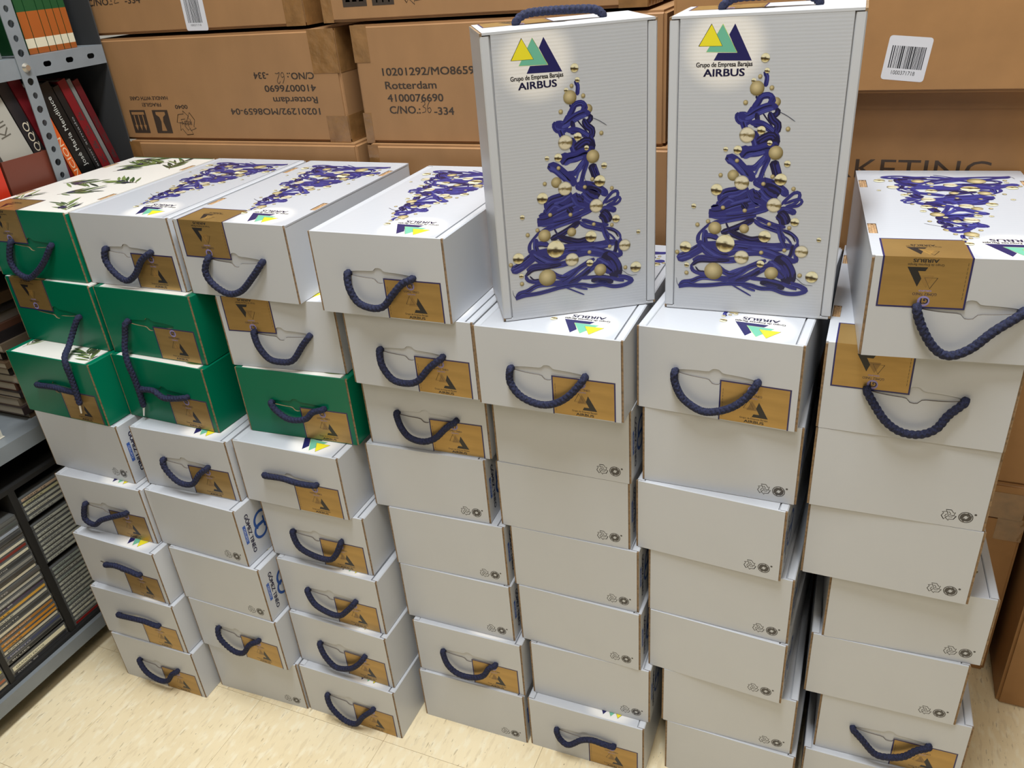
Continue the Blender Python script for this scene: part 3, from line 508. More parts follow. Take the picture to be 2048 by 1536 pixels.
for n, (x, y, yaw, k) in DATA['boxes'].items():
    ty, co = TYPE.get(n, 'Aw')
    c = Vector((x*S, y*S, k*H)) + Matrix.Rotation(yaw, 3, 'Z') @ Vector((W/2, D/2, 0))
    M = Matrix.Translation(c) @ Matrix.Rotation(yaw+(math.pi if ty == 'B' else 0), 4, 'Z')
    uv = DATA['ropes'].get(n)
    if n == '1.2': P = [(-.45, .004, .746), (-.452, -.004, .744), (-.463, -.014, .72), (-.462, -.028, .705), (-.453, -.047, .697), (-.448, -.054, .685), (-.449, -.053, .664), (-.450, -.0525, .641), (-.451, -.053, .621), (-.451, -.0535, .610)]
    elif n == '2.2': P = [(-.345, .008, .748), (-.346, -.003, .747), (-.352, -.006, .727), (-.355, -.013, .703), (-.352, -.0175, .68), (-.351, -.0165, .659), (-.351, -.0155, .63), (-.352, -.0155, .600)]
    else: P = None
    if P: Mi = M.inverted(); rp = [tuple(Mi @ (Vector(p)*S)) for p in P]
    elif uv: rp = rope_from_uv(uv)
    else: rp = None
    ncol = int(n[0])-1; rows = 8 if n[0] not in '56' else 7
    rn = {0: 'bottom', 1: 'second from bottom', 2: 'third from bottom', 3: 'fourth from bottom'}.get(k) or {0: 'top', 1: 'second from top', 2: 'third from top', 3: 'fourth from top'}[rows-1-k]
    look = {'B': 'white gift box, plain end', 'A': 'white gift box, rope handle', 'F': 'white gift box, upside-down seal'}[ty]
    if co == 'g': look = look.replace('white', 'glossy green')
    root = gift_box(M, ty, co, f'{look}, {rn} of {COLN[ncol]}', rp)
    if n in ('1.2', '2.2'):
        tip = {'1.2': ((-.4515, -.0535, .613), (-.4555, -.0535, .594)), '2.2': ((-.3515, -.0155, .602), (-.358, -.0160, .583))}[n]
        r_ = [o for o in root.children if o.name.startswith('rope_handle')][0]; Mi = M.inverted()
        a, b = [Mi @ (Vector(q)*S) for q in tip]
        bm = bmesh.new(); bmesh.ops.create_cone(bm, cap_ends=True, segments=10, radius1=.0022, radius2=.0014, depth=(b-a).length)
        bmesh.ops.transform(bm, matrix=Matrix.Translation((a+b)/2) @ (b-a).to_track_quat('Z', 'Y').to_matrix().to_4x4(), verts=bm.verts)
        link('cord_tip', finish(bm, 'cord_tip', AGLET), r_)['label'] = 'white plastic tip of the cord'
# the two boxes standing on end
for i, ((x, y, yaw, _), lab) in enumerate(zip(DATA['S'], ('left of the two, turned to the right', 'right of the two, square to the stacks'))):
    Rz = Matrix.Rotation(yaw, 3, 'Z'); u = Rz @ Vector((1, 0, 0)); b = Rz @ Vector((0, 1, 0)); z = Vector((0, 0, 1))
    O = Vector((x*S, y*S, 7*H+.0004))
    R3 = Matrix((-u, -z, -b)).transposed().to_4x4()
    cen = O + u*W/2 + z*D/2 + b*H      # local origin is base centre: local z points to -b
    M = Matrix.Translation(cen) @ R3
    arch = [(-.055, -D/2+.002, H*.52), (-.055, -D/2-.004, H*.52), (-.045, -D/2-.010, H*.50), (-.02, -D/2-.012, H*.49), (.015, -D/2-.013, H*.49), (.042, -D/2-.012, H*.51), (.055, -D/2-.005, H*.52), (.056, -D/2+.002, H*.52)]
    gift_box(M, 'A', 'w', f'white gift box standing on end, {lab}', arch)
# ---------------------------------------------------------------- brown cartons
def carton(name, x0, x1, y0, y1, z0, z1, m, label, tapes=(), seams=()):
    bm = bmesh.new(); add_box(bm, (x0-(x0+x1)/2)*S, (x1-(x0+x1)/2)*S, 0, (y1-y0)*S, 0, (z1-z0)*S)
    bmesh.ops.bevel(bm, geom=bm.edges[:], offset=.005, segments=3, affect='EDGES')
    M = Matrix.Translation(((x0+x1)/2*S, y0*S, z0*S))
    root = empty(name, M); tag(root, label, 'carton', 'brown shipping cartons behind the gift boxes')
    me = finish(bm, 'body', [m]); b = link('body', me, root); b.matrix_local = Matrix.Identity(4)
    for (a0, a1, c0, c1) in tapes:      # x from left, z from bottom (fitted units) on the front face
        w_ = (x1-x0); xa, xb = (a0-w_/2)*S, (a1-w_/2)*S
        tm = bmesh.new(); add_box(tm, xa, xb, -.0005, .0003, c0*S, c1*S); o = link('tape', finish(tm, 'tape', TAPE), root); o.matrix_local = Matrix.Identity(4)
        if a1 > w_-.02:
            tm = bmesh.new(); add_box(tm, w_/2*S-.0003, w_/2*S+.0005, .004, .10, c0*S, c1*S); o = link('tape', finish(tm, 'tape', TAPE), root); o.matrix_local = Matrix.Identity(4)
    for (sz,) in seams:
        tm = bmesh.new(); add_box(tm, -(x1-x0)/2*S+.006, (x1-x0)/2*S-.006, -.0022, .0003, sz*S, (z1-z0)*S-.004); o = link('flap', finish(tm, 'flap', [m], .001), root); o.matrix_local = Matrix.Identity(4)
    return root, ((x0+x1)/2, z0)
def pr_on(root, org, name, pfun, label=None, yoff=0):
    p = Print(dz=1e-5, base=1.5e-4); pfun(p, lambda X, Z: ((X-org[0])*S, (Z-org[1])*S)); o = link(name, p.mesh(name), root)
    o.matrix_local = Matrix.Translation((0, yoff, 0)) @ FRONT
    if label: o['label'] = label
    return o
CINK = (.05, .035, .025)
def hand(p, strokes, x, y, s, rot=0):
    for st in strokes: p.stroke([(x+a*s*math.cos(rot)-b*s*math.sin(rot), y+a*s*math.sin(rot)+b*s*math.cos(rot)) for a, b in st], .0012, CINK, smooth=.001)
HAND = {'36': [[(0, .9), (.3, 1), (.4, .75), (.15, .55), (.4, .4), (.35, .1), (0, 0)], [(.9, 1), (.65, .6), (.6, .2), (.75, 0), (.95, .2), (.85, .45), (.65, .35)]],
        '62': [[(.3, 1), (.05, .6), (0, .2), (.15, 0), (.35, .2), (.25, .45), (.05, .35)], [(.55, .8), (.75, 1), (.9, .75), (.6, .3), (.5, 0), (.75, .1), (1, .05)]],
        '2': [[(0, .8), (.25, 1), (.45, .7), (.1, .2), (0, 0), (.6, .05)]]}
# middle row left (A), middle row centre (B), top left (C), top centre (D), right (E, F), under (G, H), right hand pile (J1-3), front right (K)
YC = .386
rA, oA = carton('shipping_carton', -.677, -.134, YC, YC+.33, .943, 1.127, CARTON, 'brown carton printed upside down, left of middle row',
    [(.49, .543, .115, .184), (0, .016, .0, .055), (.50, .543, .0, .045)])
def fA(p, g):
    p.T = lambda x, y: (-x, -y)
    def tx(s, X, Z, h, wd, **k): a, b = g(X, Z); p.text(s, -a, -b, h, CINK, width=wd*S, bold=.023, **k)
    tx('10201292/MO8659-04', -.188, 1.001, .0125, .196); tx('Rotterdam', -.189, 1.020, .0125, .094); tx('4100076690', -.188, 1.040, .0125, .109)
    tx('C/NO.:', -.188, 1.060, .0125, .055); tx('-334', -.283, 1.062, .0125, .032)
    a, b = g(-.250, 1.061); hand(p, HAND['62'], -a, -b, .020)
    tx('FRAGILE!', -.549, 1.012, .0075, .047); tx('HANDLE WITH CARE', -.528, 1.024, .0075, .095); tx('0040', -.485, 1.008, .008, .03)
    # arrows box
    for (X0, X1, kind) in ((-.594, -.634, 'a'), (-.537, -.576, 'g')):
        a, b = g(X0, .999); c, d = g(X1, .956); x0, y0, x1, y1 = -a, -b, -c, -d
        p.poly([(x0, y0), (x1, y0), (x1, y1), (x0, y1)], CINK); CB = (.34, .178, .072); w_ = x1-x0; h_ = y1-y0
        if kind == 'a':
            p.poly([(x0+.1*w_, y0+.08*h_), (x1-.1*w_, y0+.08*h_), (x1-.1*w_, y0+.2*h_), (x0+.1*w_, y0+.2*h_)], CB)
            for f in (.23, .5, .77):
                x = x0+f*w_; p.poly([(x-.03*w_, y0+.22*h_), (x+.03*w_, y0+.22*h_), (x+.03*w_, y0+.65*h_), (x+.09*w_, y0+.65*h_), (x, y0+.9*h_), (x-.09*w_, y0+.65*h_), (x-.03*w_, y0+.65*h_)], CB)
        else:
            x = (x0+x1)/2; p.poly([(x-.3*w_, y0+.08*h_), (x+.3*w_, y0+.08*h_), (x+.3*w_, y0+.2*h_), (x+.12*w_, y0+.3*h_), (x+.06*w_, y0+.5*h_), (x+.16*w_, y0+.9*h_), (x-.16*w_, y0+.9*h_), (x-.06*w_, y0+.5*h_), (x-.12*w_, y0+.3*h_), (x-.3*w_, y0+.2*h_)], CB)
    a, b = g(-.497, .975); recyc(p, -a, -b, .024); p.text('RESY', -a-.014, -b-.004, .008, CINK, width=.028)
def recyc(p, x, y, r, c=CINK):
    P = [(-.38, .90), (.30, .90), (.60, .40), (.82, .52), (.64, -.10), (.04, .06), (.26, .20), (.04, .56), (-.20, .42)]
    for k in range(3):
        a = math.radians(120*k+4)
        p.stroke([(x+r*1.08*(u*math.cos(a)-v*math.sin(a)), y+r*1.08*(u*math.sin(a)+v*math.cos(a))) for u, v in P], .0012, c, closed=True)
pr_on(rA, oA, 'carton_print', fA, 'black printing turned upside down')
rB, oB = carton('shipping_carton', -.101, .419, YC, YC+.33, .943, 1.130, CARTON, 'brown carton with upright printing, behind the left standing gift box',
    [(0, .03, .13, .187), (0, .016, .0, .05)])
def fB(p, g):
    def tx(s, X, Z, wd): a, b = g(X, Z); p.text(s, a, b, .0135, CINK, width=wd*S, bold=.023)
    tx('10201292/MO8659-04', -.051, 1.052, .196); tx('Rotterdam', -.049, 1.031, .095); tx('4100076690', -.048, 1.011, .104); tx('C/NO.:', -.047, .992, .058); tx('-334', .037, .990, .036)
    a, b = g(.014, .993); hand(p, HAND['36'], a, b, .020)
pr_on(rB, oB, 'carton_print', fB, 'black printing reading upright')
rC, oC = carton('shipping_carton', -.717, -.188, YC+.004, YC+.33, 1.133, 1.318, CARTON, 'brown carton at top left with white barcode label', [(.015, .04, 0, .035), (.49, .529, 0, .06)])
def bars(p, x0, y0, w_, h_, seed):
    r = random.Random(seed); x = x0
    while x < x0+w_:
        b = r.choice([.0006, .0009, .0014, .0018]); p.poly([(x, y0), (min(x+b, x0+w_), y0), (min(x+b, x0+w_), y0+h_), (x, y0+h_)], (.03, .03, .035), up=False); x += b+r.choice([.0006, .0009, .0013])
def rr_label(p, x, y, w_, h_, rot, r=.004):
    pts = []
    for cx, cy, a0 in ((w_-r, h_-r, 0), (r, h_-r, 90), (r, r, 180), (w_-r, r, 270)):
        for k in range(4): a = math.radians(a0+30*k); pts.append((cx+r*math.cos(a), cy+r*math.sin(a)))
    old = p.T; ca, sa = math.cos(rot), math.sin(rot); p.T = lambda u, v: old(x+u*ca-v*sa, y+u*sa+v*ca); p.poly(pts, (.70, .69, .71)); p.z += 2e-5
def fC(p, g):
    a, b = g(-.664, 1.184); p.text('C/NO.:', a, b, .0125, CINK, width=.06*S, bold=.023); a, b = g(-.572, 1.184); p.text('-334', a, b, .0125, CINK, width=.036*S, bold=.023); a, b = g(-.598, 1.186); hand(p, HAND['2'], a, b, .02)
pr_on(rC, oC, 'carton_print', fC)
def fCl(p, g):
    a, b = g(-.444, 1.134); rr_label(p, a, b, .049*S, .062*S, -.02); bars(p, .007, .014, .036, .048, 2); p.text('1000371718', .012, .008, .004, BLK, width=.026)
pr_on(rC, oC, 'barcode_label', fCl, 'white barcode label')
rD, oD = carton('shipping_carton', -.150, .392, YC+.002, YC+.33, 1.135, 1.32, CARTON, 'brown carton at top centre with black handling symbols', [(0, .02, 0, .05), (.50, .542, 0, .05)])
def fD(p, g):
    for X0, X1 in ((-.108, -.063), (-.053, -.013)):
        a, b = g(X0, 1.157); c, d = g(X1, 1.197); p.poly([(a, b), (c, b), (c, d), (a, d)], CINK); CB = (.34, .178, .072); w_ = c-a
        for f in (.22, .5, .78): p.poly([(a+(f-.1)*w_, b+.16*w_), (a+(f+.1)*w_, b+.16*w_), (a+(f+.03)*w_, b+.4*w_), (a+(f-.03)*w_, b+.4*w_)] if X0 < -.1 else [(a+(f-.03)*w_, b+.1*w_), (a+(f+.03)*w_, b+.1*w_), (a+(f+.03)*w_, b+.2*w_), (a+(f-.03)*w_, b+.2*w_)], CB, up=False)
    a, b = g(.021, 1.176); recyc(p, a, b, .022)
pr_on(rD, oD, 'carton_print', fD)
rE, oE = carton('shipping_carton', .436, 1.12, .352, .76, 1.022, 1.33, CARTON2, 'large brown carton at upper right with white barcode label')
YE = .352
def fE(p, g):
    k = .957
    X, Z = .690*k+.7*(1-k), 1.033
    a, b = g(.703, 1.040); rr_label(p, a, b, .050*S, .052*S, -.10); bars(p, .006, .0155, .043, .029, 5); p.text('1000371718', .012, .0075, .0055, BLK, width=.030)
pr_on(rE, oE, 'barcode_label', fE, 'white barcode label')
rF, oF = carton('shipping_carton', .450, 1.13, .397, .78, .79, 1.0215, CARTON2, 'brown carton with large lettering, shaded behind the top right gift box', seams=((.205,),))
def fF(p, g):
    a, b = g(.585, .902); p.text('MARKETING', a, b, .030, (.07, .045, .03), width=.268*S)
pr_on(rF, oF, 'carton_print', fF)
carton('shipping_carton', -.647, -.118, YC-.012, YC+.33, .758, .9425, CARTON, 'brown carton under the upside down printed one, mostly hidden', [(0, .03, .14, .184)])
carton('shipping_carton', -.094, .43, YC-.012, YC+.33, .758, .9425, CARTON, 'brown carton under the upright printed one, mostly hidden', [(0, .02, .14, .184)])
rJ, _ = carton('shipping_carton', .50, 1.010, .428, .80, 0, .345, CARTON2, 'brown carton on the floor behind the rightmost stack', [(.47, .51, .30, .345)])
carton('shipping_carton', .52, 1.003, .424, .79, .3455, .412, CARTON2, 'flat brown taped carton between two taller ones, right rear', [(.43, .483, .0, .05)])
carton('shipping_carton', .51, 1.02, .426, .80, .4125, .788, CARTON2, 'brown carton above the flat taped one, right rear')
carton('shipping_carton', 1.024, 1.40, .361, .68, 0, .34, CARTON2, 'brown carton on the floor at far right edge', [(.0, .03, .30, .34)])
# ---------------------------------------------------------------- steel shelving
XS = -.6375
def shelf_unit():
    root = empty('shelving_unit', Matrix.Translation((XS*S, .2*S, 0)))
    tag(root, 'grey slotted steel shelving unit along the left side', 'shelf')
    inv = Matrix.Translation((-XS*S, -.2*S, 0)).inverted().inverted()
    def part(n, me, L=None, par=None):
        o = link(n, me, par or root); o.matrix_local = Matrix.Translation((-XS*S, -.2*S, 0)) if par is None else Matrix.Identity(4)
        if L: o['label'] = L
        return o
    def post(y0, y1, x=XS, wide=True):
        bm = bmesh.new(); zt = 1.75; holes = []; z = .03; k = 0
        while z < zt-.02:
            c = (y0+y1)/2+(.0028 if k % 2 else -.0028)*.0; r = .0062 if k % 2 == 0 else .0048; rz = r*1.0 if k % 2 == 0 else r*1.15
            holes.append([((c+r*math.cos(2*math.pi*i/10))*S, (z+rz*math.sin(2*math.pi*i/10))*S) for i in range(10)]); z += .02285; k += 1
        holes = [h for h in holes if h[0][1] > .75*S] if wide else []
        prism(bm, [[(y0*S, 0), (y1*S, 0), (y1*S, zt*S), (y0*S, zt*S)]]+holes, x*S-.0018, x*S, to=lambda a, b, c: (c, a, b))
        add_box(bm, x*S-.032, x*S-.0018, y1*S-.0018, y1*S, 0, zt*S)
        return finish(bm, 'post', STEEL)
    part('post', post(.1865, .2140)); part('post', post(.1865, .2140, XS-.36, False)); part('post', post(-.82, -.7925, XS-.0)); part('post', post(.345, .3725, XS-.36, False)); part('post', post(-.82, -.7925, XS-.36, False))
    for (zt, zb) in ((1.720, 1.690), (1.430, 1.400), (1.120, 1.088), (.832, .802), (.517, .487), (.076, .048)):  # the two highest boards are out of view, added to shade the books
        for ya, yb in ((-.79, .1995), (.2155, .372)):
            bm = bmesh.new(); x1 = XS*S-.0025
            add_box(bm, x1-.36*S, x1, ya*S, yb*S, zt*S-.0012, zt*S)
            hol = []
            y = ya+.03
            while y < yb-.015 and zt > .6:
                hol.append([((y+.0075*(1 if math.cos(a) > 0 else -1)*.5+.0045*math.cos(a))*S, ((zt+zb)/2+.0045*math.sin(a))*S) for a in [2*math.pi*(i+.5)/12 for i in range(12)]]); y += .0475
            prism(bm, [[(ya*S, zb*S), (yb*S, zb*S), (yb*S, zt*S-.0012), (ya*S, zt*S-.0012)]]+hol, x1-.0012, x1, to=lambda a, b, c: (c, a, b))
            add_box(bm, x1-.012, x1-.0012, ya*S, yb*S, zb*S, zb*S+.0012)
            add_box(bm, x1-.36*S, x1-.36*S+.0012, ya*S, yb*S, zb*S, zt*S-.0012)
            part('shelf_board', finish(bm, 'shelf_board', STEEL))
    bm = bmesh.new(); add_box(bm, (XS-.375)*S, (XS-.372)*S, -.79*S, .374*S, .03*S, 1.74*S); part('back_panel', finish(bm, 'back_panel', SHADE_DK), 'added dark backing for the shade behind the shelves')  # added backing, its dark colour stands in for shade behind the books
    bm = bmesh.new(); add_box(bm, (XS-.372)*S, (XS-.006)*S, .3735*S, .376*S, .03*S, 1.74*S); part('side_shade_panel', finish(bm, 'side_shade_panel', SHADE_DK), 'added dark end sheet for the shade past the books')  # added end sheet, coloured dark in place of shade beyond the last books
    bm = bmesh.new(); bmesh.ops.create_cone(bm, cap_ends=True, segments=14, radius1=.0085, radius2=.005, depth=.006)
    bmesh.ops.rotate(bm, cent=(0, 0, 0), matrix=Matrix.Rotation(math.pi/2, 3, 'Y'), verts=bm.verts); bmesh.ops.translate(bm, vec=(XS*S+.003, .2002*S, 1.1035*S), verts=bm.verts)
    part('bolt', finish(bm, 'bolt', BOLT), 'round shiny bolt head')
shelf_unit()
# ---------------------------------------------------------------- books and discs on the shelves
XB = XS-.022
ORD = ['lowest', 'second', 'third', 'fourth', 'fifth', 'sixth', 'seventh', 'eighth', 'ninth', 'tenth', 'eleventh', 'twelfth', 'thirteenth', 'fourteenth', 'fifteenth', 'sixteenth', 'seventeenth', 'eighteenth', 'nineteenth', 'twentieth'] + ['twenty-'+q for q in ('first', 'second', 'third', 'fourth', 'fifth', 'sixth', 'seventh', 'eighth', 'ninth')] + ['thirtieth', 'thirty-first', 'thirty-second', 'thirty-third']
def slab(name, y0, z0, y1, z1, depth, col, lean=0, rough=.4, x=XB): pass
def book(y, z, th, h, depth, col, label, lean=0, x=XB, bands=(), words=None, wcol=(.6, .6, .6), group='books on the steel shelves', name='book'):
    """stands with its spine towards +x; y,z = near bottom corner; lean > 0 tips the top to -y"""
    M = Matrix.Translation((x*S, y*S, z*S)) @ Matrix.Rotation(lean, 4, 'X')
    root = empty(name, M); tag(root, label, 'book', group)
    m = mat(name+'_cover', col, .35); th *= S; h *= S; depth *= S
    bm = bmesh.new(); c = .0022
    add_box(bm, -depth, 0, .0003, c, 0, h); add_box(bm, -depth, 0, th-c, th-.0003, 0, h); add_box(bm, -c, 0, c, th-c, 0, h)
    o = link('cover', finish(bm, 'cover', m), root); o.matrix_local = Matrix.Identity(4)
    bm = bmesh.new(); add_box(bm, -depth+.003, -c, c, th-c, .003, h-.003); o = link('pages', finish(bm, 'pages', PAGES), root); o.matrix_local = Matrix.Identity(4)
    if bands or words:
        p = Print(dz=1e-5, base=1e-4)
        for z0, z1, cc in bands: p.poly([(.0003, z0*h), (th-.0003, z0*h), (th-.0003, z1*h), (.0003, z1*h)], cc)
        if words:
            for s_, hz, ln, sz in words: p.text(s_, th/2+sz*.5, hz*h, sz, wcol, width=ln*h, rot=math.pi/2)
        o = link('spine_print', p.mesh('spine_print'), root); o.matrix_local = Matrix(((0,0,1,0),(1,0,0,0),(0,1,0,0),(0,0,0,1)))
    return root
PAGES = mat('book_pages', (.40, .35, .27), .8, bump=('Y', 400, .3, .0005))
zs = 1.1205
edges = [.233, .2515, .2755, .291, .3065, .321, .335]
for i in range(6):
    book(edges[i]+.0003, zs, edges[i+1]-edges[i]-.0008, .235, .17, (.012, .07, .022), ['green and orange tall book beside the steel post', 'green and orange tall book, second from the post', 'green and orange tall book, third from the post', 'green and orange tall book, fourth from the post', 'green and orange tall book, fifth from the post', 'green and orange tall book farthest from the post'][i],
         bands=((.03, .285, (.33, .085, .015)), (.04, .105, (.62, .56, .40)), (0, .03, (.30, .08, .015))), words=None, group='green and orange reference books', x=XS-.022)
book(.10, zs, .085, .075, .17, (.17, .18, .165), 'low grey box file left of the steel post on the top shelf', name='box_file', x=XS-.03)
# leaning books on the shelf below (bottoms away, tops towards the camera side)
z2 = .8325; LN = math.radians(13.5)
B = [
 (.146, .060, .262, (.36, .34, .29), 'pale grey book lettered KING, leaning at the left', [('KING', .62, .22, .024)], (.10, .09, .07)),
 (.2085, .024, .262, (.018, .015, .016), 'black leaning book with row of cream crescents on spine', [('QQQ', .50, .2, .013)], (.6, .52, .38)),
 (.2340, .024, .262, (.14, .008, .012), 'dark red leaning book partly behind the steel post', [('OIGIO', .30, .30, .014)], (.55, .5, .48)),
 (.2595, .0165, .215, (.62, .10, .015), 'bright orange leaning book lettered REDENCION', [('REDENCION', .05, .62, .011)], (.75, .55, .35)),
 (.2770, .032, .238, (.006, .006, .006), 'black leaning book with white author name on spine', [('José María Mendiluce', .34, .56, .010)], (.50, .5, .45)),
 (.3105, .0145, .232, (.010, .009, .009), 'plain black leaning book beside the red patterned one', [('El amor armado', .25, .5, .005)], (.25, .25, .25)),
 (.3257, .0190, .240, (.16, .008, .012), 'red patterned leaning book beside the grey spined one', [('& X & % &', .2, .55, .010)], (.04, .03, .03)),
 (.3455, .0095, .240, (.16, .16, .15), 'thin grey spined leaning book between two red ones', None, (.04, .03, .03)),
 (.3560, .0150, .236, (.09, .006, .010), 'dark red patterned leaning book farthest from the camera', [('% & X %', .2, .5, .008)], (.03, .03, .03)),
]
for y, th, h, col, lab, words, wc in B:
    book(y, z2+.004, th-.001, h, .15, col, lab, lean=LN, words=words, wcol=wc, x=XS-.022-.001)
book(.100, z2, .092, .135, .0135, (.14, .035, .02), 'thin brown red folder standing in front of the leaning books', name='book', x=XS-.0075)
book(.060, z2, .036, .17, .0135, (.55, .03, .01), 'bright red book at the far left behind the green box', x=XS-.0075)
# magazines lying on the middle shelf
z = .5175; r = random.Random(4)
MG = [(.09, .055, .03), (.03, .02, .018), (.12, .09, .06), (.018, .014, .014), (.07, .03, .018), (.15, .125, .10), (.035, .03, .03)]
MGN = ['brown', 'near-black', 'tan', 'black', 'rust brown', 'pale grey', 'dark grey']
for i in range(15):
    h = r.choice([.012, .016, .019]); c = i % 7
    root = empty('magazine', Matrix.Translation(((XS-.035-r.uniform(0, .02))*S, (.09+r.uniform(-.008, .008))*S, z*S)))
    tag(root, (f'{MGN[c]} magazine lying {ORD[i]} from bottom of the flat pile on middle shelf').replace('lowest from bottom', 'lowest'), 'magazine', 'magazines piled on the middle shelf')
    bm = bmesh.new(); add_box(bm, -.20, 0, -.105, .105, 0, .0008); add_box(bm, -.20, 0, -.105, .105, h*S-.0012, h*S-.0004); add_box(bm, -.0008, 0, -.105, .105, .0008, h*S-.0012)
    o = link('cover', finish(bm, 'cover', mat('magazine_cover', MG[c], .3)), root); o.matrix_local = Matrix.Identity(4)
    bm = bmesh.new(); add_box(bm, -.199, -.0008, -.103, .103, .0008, h*S-.0012); o = link('pages', finish(bm, 'pages', PAGES), root); o.matrix_local = Matrix.Identity(4)
    z += h
for i in range(2):
    zz = .5175+i*.024
    root = empty('paper_pad', Matrix.Translation(((XS-.03)*S, (-.14)*S, zz*S))); tag(root, ['thick pad of white paper at left on the middle shelf', 'cream paper pad lying on top of the white one'][i], 'paper')
    bm = bmesh.new(); add_box(bm, -.21, 0, -.10, .075*S-.004*i, 0, .0015); add_box(bm, -.208, -.002, -.098, .073*S-.004*i, .0015, .024*S-.0006)
    o = link('sheets', finish(bm, 'sheets', mat('paper', (.62, .58, .48), .8)), root); o.matrix_local = Matrix.Identity(4)
# disc rack and discs on the lowest shelf
zb = .0765
rack = empty('disc_rack', Matrix.Translation((XS*S, -.1*S, zb*S))); tag(rack, 'black upright rack holding the compact discs on the lowest shelf', 'rack')
def rk(n, x0, x1, y0, y1, z0, z1):
    bm = bmesh.new(); add_box(bm, x0*S, x1*S, y0*S, y1*S, z0*S, z1*S); o = link(n, finish(bm, n, BLACK, .001), rack); o.matrix_local = Matrix.Translation((-XS*S, .1*S, -zb*S))
for y0, y1 in ((-.1115, -.0985), (-.2475, -.2375), (.0375, .0475), (-.3835, -.3735)): rk('divider', XS-.17, XS-.014, y0, y1, zb, .425)
rk('base', XS-.17, XS-.012, -.3735, .0375, zb, zb+.008); rk('top', XS-.17, XS-.014, -.3835, .0475, .425, .434)
CASE = {}
def disc_case(x, y, z, th, spine, label, group, words=False, wide=.1240):
    root = empty('disc_case', Matrix.Translation((x*S, y*S, z*S))); tag(root, label, 'disc case', group)
    key = ('c', th, wide)
    if key not in CASE:
        bm = bmesh.new(); add_box(bm, -.125, 0, 0, wide*S, .0003, th*S-.0003); CASE[key] = finish(bm, 'case', PLASTIC, .0009, 1)
    o = link('case', CASE[key], root); o.matrix_local = Matrix.Identity(4)
    kk = ('s', th, spine, words, wide)
    if kk not in CASE:
        bm = bmesh.new(); add_box(bm, -.001, .00035, .005, wide*S-.003, th*S*.20, th*S*.72); CASE[kk] = finish(bm, 'spine_card', mat('spine_card', spine, .3))
    o = link('spine_card', CASE[kk], root); o.matrix_local = Matrix.Identity(4)
    if words:
        k3 = ('w', words, th)
        if k3 not in CASE:
            p = Print(dz=1e-5, base=5e-4); tc = (.03, .03, .03) if sum(spine) > .6 else (.65, .62, .55)
            p.text(words, .012, th*S*.30, th*S*.28, tc, width=.006*len(words)**.5*3); CASE[k3] = p.mesh('spine_words')
        o = link('spine_words', CASE[k3], root); o.matrix_local = Matrix(((0,0,1,0),(1,0,0,0),(0,1,0,0),(0,0,0,1)))
z = zb+.009; i = 0; r = random.Random(9)
TH = .00985
while z < .395:
    if i in (15, 24): z += .012
    col = (.22, .22, .19) if i > 0 else (.22, .012, .010)
    if i >= 27: col = [(.45, .42, .24), (.42, .30, .20), (.40, .45, .08), (.12, .10, .07)][(i-27) % 4]
    elif i: col = r.choice([(.42, .42, .35), (.34, .34, .29), (.48, .46, .36), (.27, .30, .26)])
    lab = (('dark red' if i == 0 else 'grey' if i < 27 else ['cream', 'peach', 'lime green', 'dark brown'][(i-27) % 4]) + f' spined disc case, {ORD[i]} from bottom of pile nearest the gift boxes').replace('lowest from bottom', 'lowest')
    disc_case(XS-.018-r.uniform(0, .0015), -.097+r.uniform(0, .0015), z, TH, col, lab, 'grey spined discs right of the divider', ['SERIE 12', 'CLASICA', 'VOL. 7', 'OPERA'][i % 4] if i else False)
    z += TH+.0002; i += 1
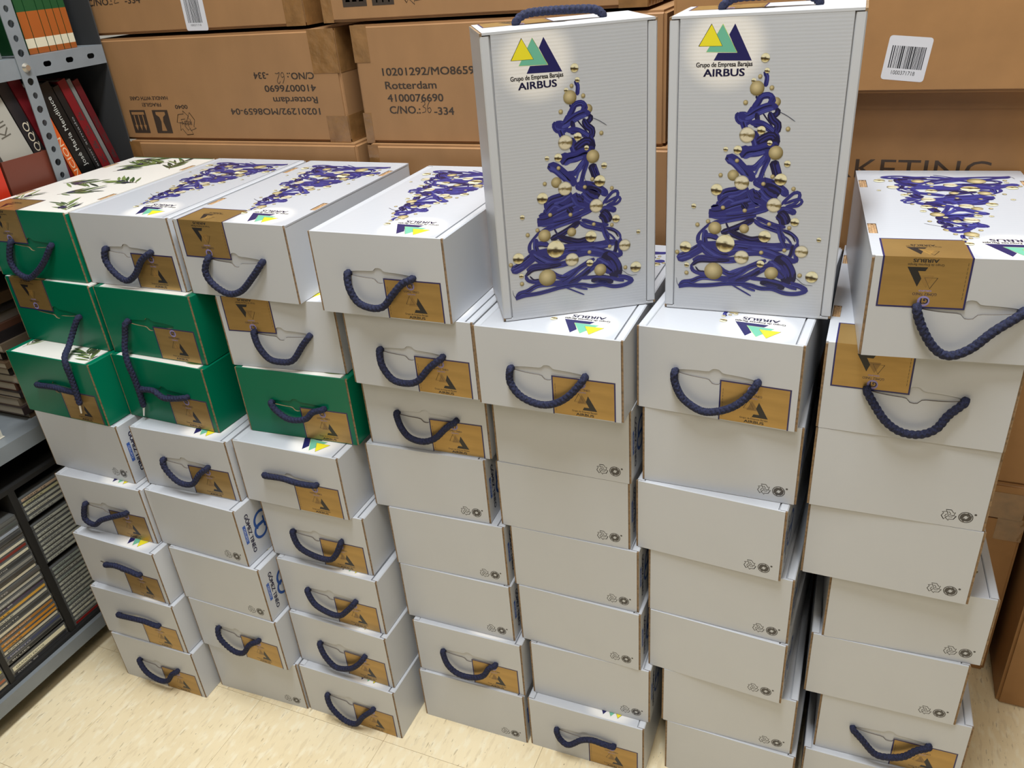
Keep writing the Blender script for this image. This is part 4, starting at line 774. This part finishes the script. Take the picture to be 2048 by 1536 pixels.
LC = [((.03, .03, .035), 'black'), ((.72, .66, .46), 'thick cream'), ((.02, .02, .02), 'glossy black'), ((.05, .06, .12), 'slate blue'), ((.55, .50, .38), 'cream'), ((.55, .24, .03), 'orange'), ((.50, .20, .02), 'deep orange'), ((.35, .15, .03), 'amber'), ((.62, .55, .38), 'pale cream'), ((.05, .05, .045), 'charcoal'),
      ((.50, .47, .36), 'beige'), ((.60, .32, .05), 'golden'), ((.08, .06, .10), 'purple black'), ((.30, .29, .26), 'silver grey'), ((.45, .42, .34), 'stone'), ((.10, .09, .08), 'dark olive'), ((.58, .52, .38), 'ivory'), ((.06, .05, .04), 'brown black'), ((.25, .24, .21), 'mid grey'), ((.04, .04, .04), 'plain black'),
      ((.62, .58, .42), 'straw'), ((.20, .03, .02), 'wine red'), ((.60, .55, .42), 'bone white'), ((.09, .08, .07), 'dull black'), ((.05, .05, .05), 'jet black'), ((.30, .33, .38), 'pale blue grey'), ((.08, .09, .08), 'dark green grey'), ((.12, .12, .11), 'smoky grey')]
z = zb+.009
WD = ['ROCK 80', 'GRANDES EXITOS', 'BLUES', 'DIRECTO', 'BAILE', 'VALS']
for i, (col, nm) in enumerate(LC):
    th = .017 if i == 1 else TH*1.0
    if i == 2: z += .006
    disc_case(XS-.018-r.uniform(0, .003), -.2368+r.uniform(0, .0012), z, th, col, (f'{nm} spined disc case, {ORD[i]} from bottom of the mixed pile left of divider').replace('lowest from bottom', 'lowest'), 'mixed discs left of the divider', WD[i % 6])
    z += th+.0002
z = zb+.009
for i, (col, nm) in enumerate([((.55, .45, .30), 'tan'), ((.35, .10, .04), 'brick red'), ((.10, .08, .07), 'umber'), ((.45, .42, .10), 'olive yellow'), ((.30, .28, .24), 'ash grey'), ((.05, .05, .05), 'coal black'), ((.50, .46, .36), 'sand'), ((.06, .05, .05), 'sooty black')]):
    disc_case(XS-.018, -.3728+r.uniform(0, .0010), z, TH, col, f'{nm} spined disc case at the very left behind the second divider', 'discs at the far left of the rack', WD[(i+2) % 6]); z += TH+.0002
# ---------------------------------------------------------------- room shell
def struct(name, dims, m):
    return tag(link(name, box_mesh(name, dims, m)), kind='structure')
fl = struct('floor', (-1.25, 3.2, -3.4, 1.0, -.05, -.003), SLIT)
TL = .300; bm = bmesh.new(); add_box(bm, .0003, TL-.0003, .0003, TL-.0003, -.003, 0); TM = finish(bm, 'tile', FLOOR)
for i in range(-2, 11):
    for j in range(-11, 4):
        o = link('tile', TM, fl); o.location = (-.511*S+i*TL, -.075+j*TL, 0)
struct('wall_back', (-1.25, 3.2, .95, 1.0, 0, 3.3), WALL)
struct('wall_left', (-1.25, -1.2, -3.4, .95, 0, 3.3), WALL)
struct('ceiling', (-1.25, 3.2, -3.4, .95, 3.3, 3.35), WALL)
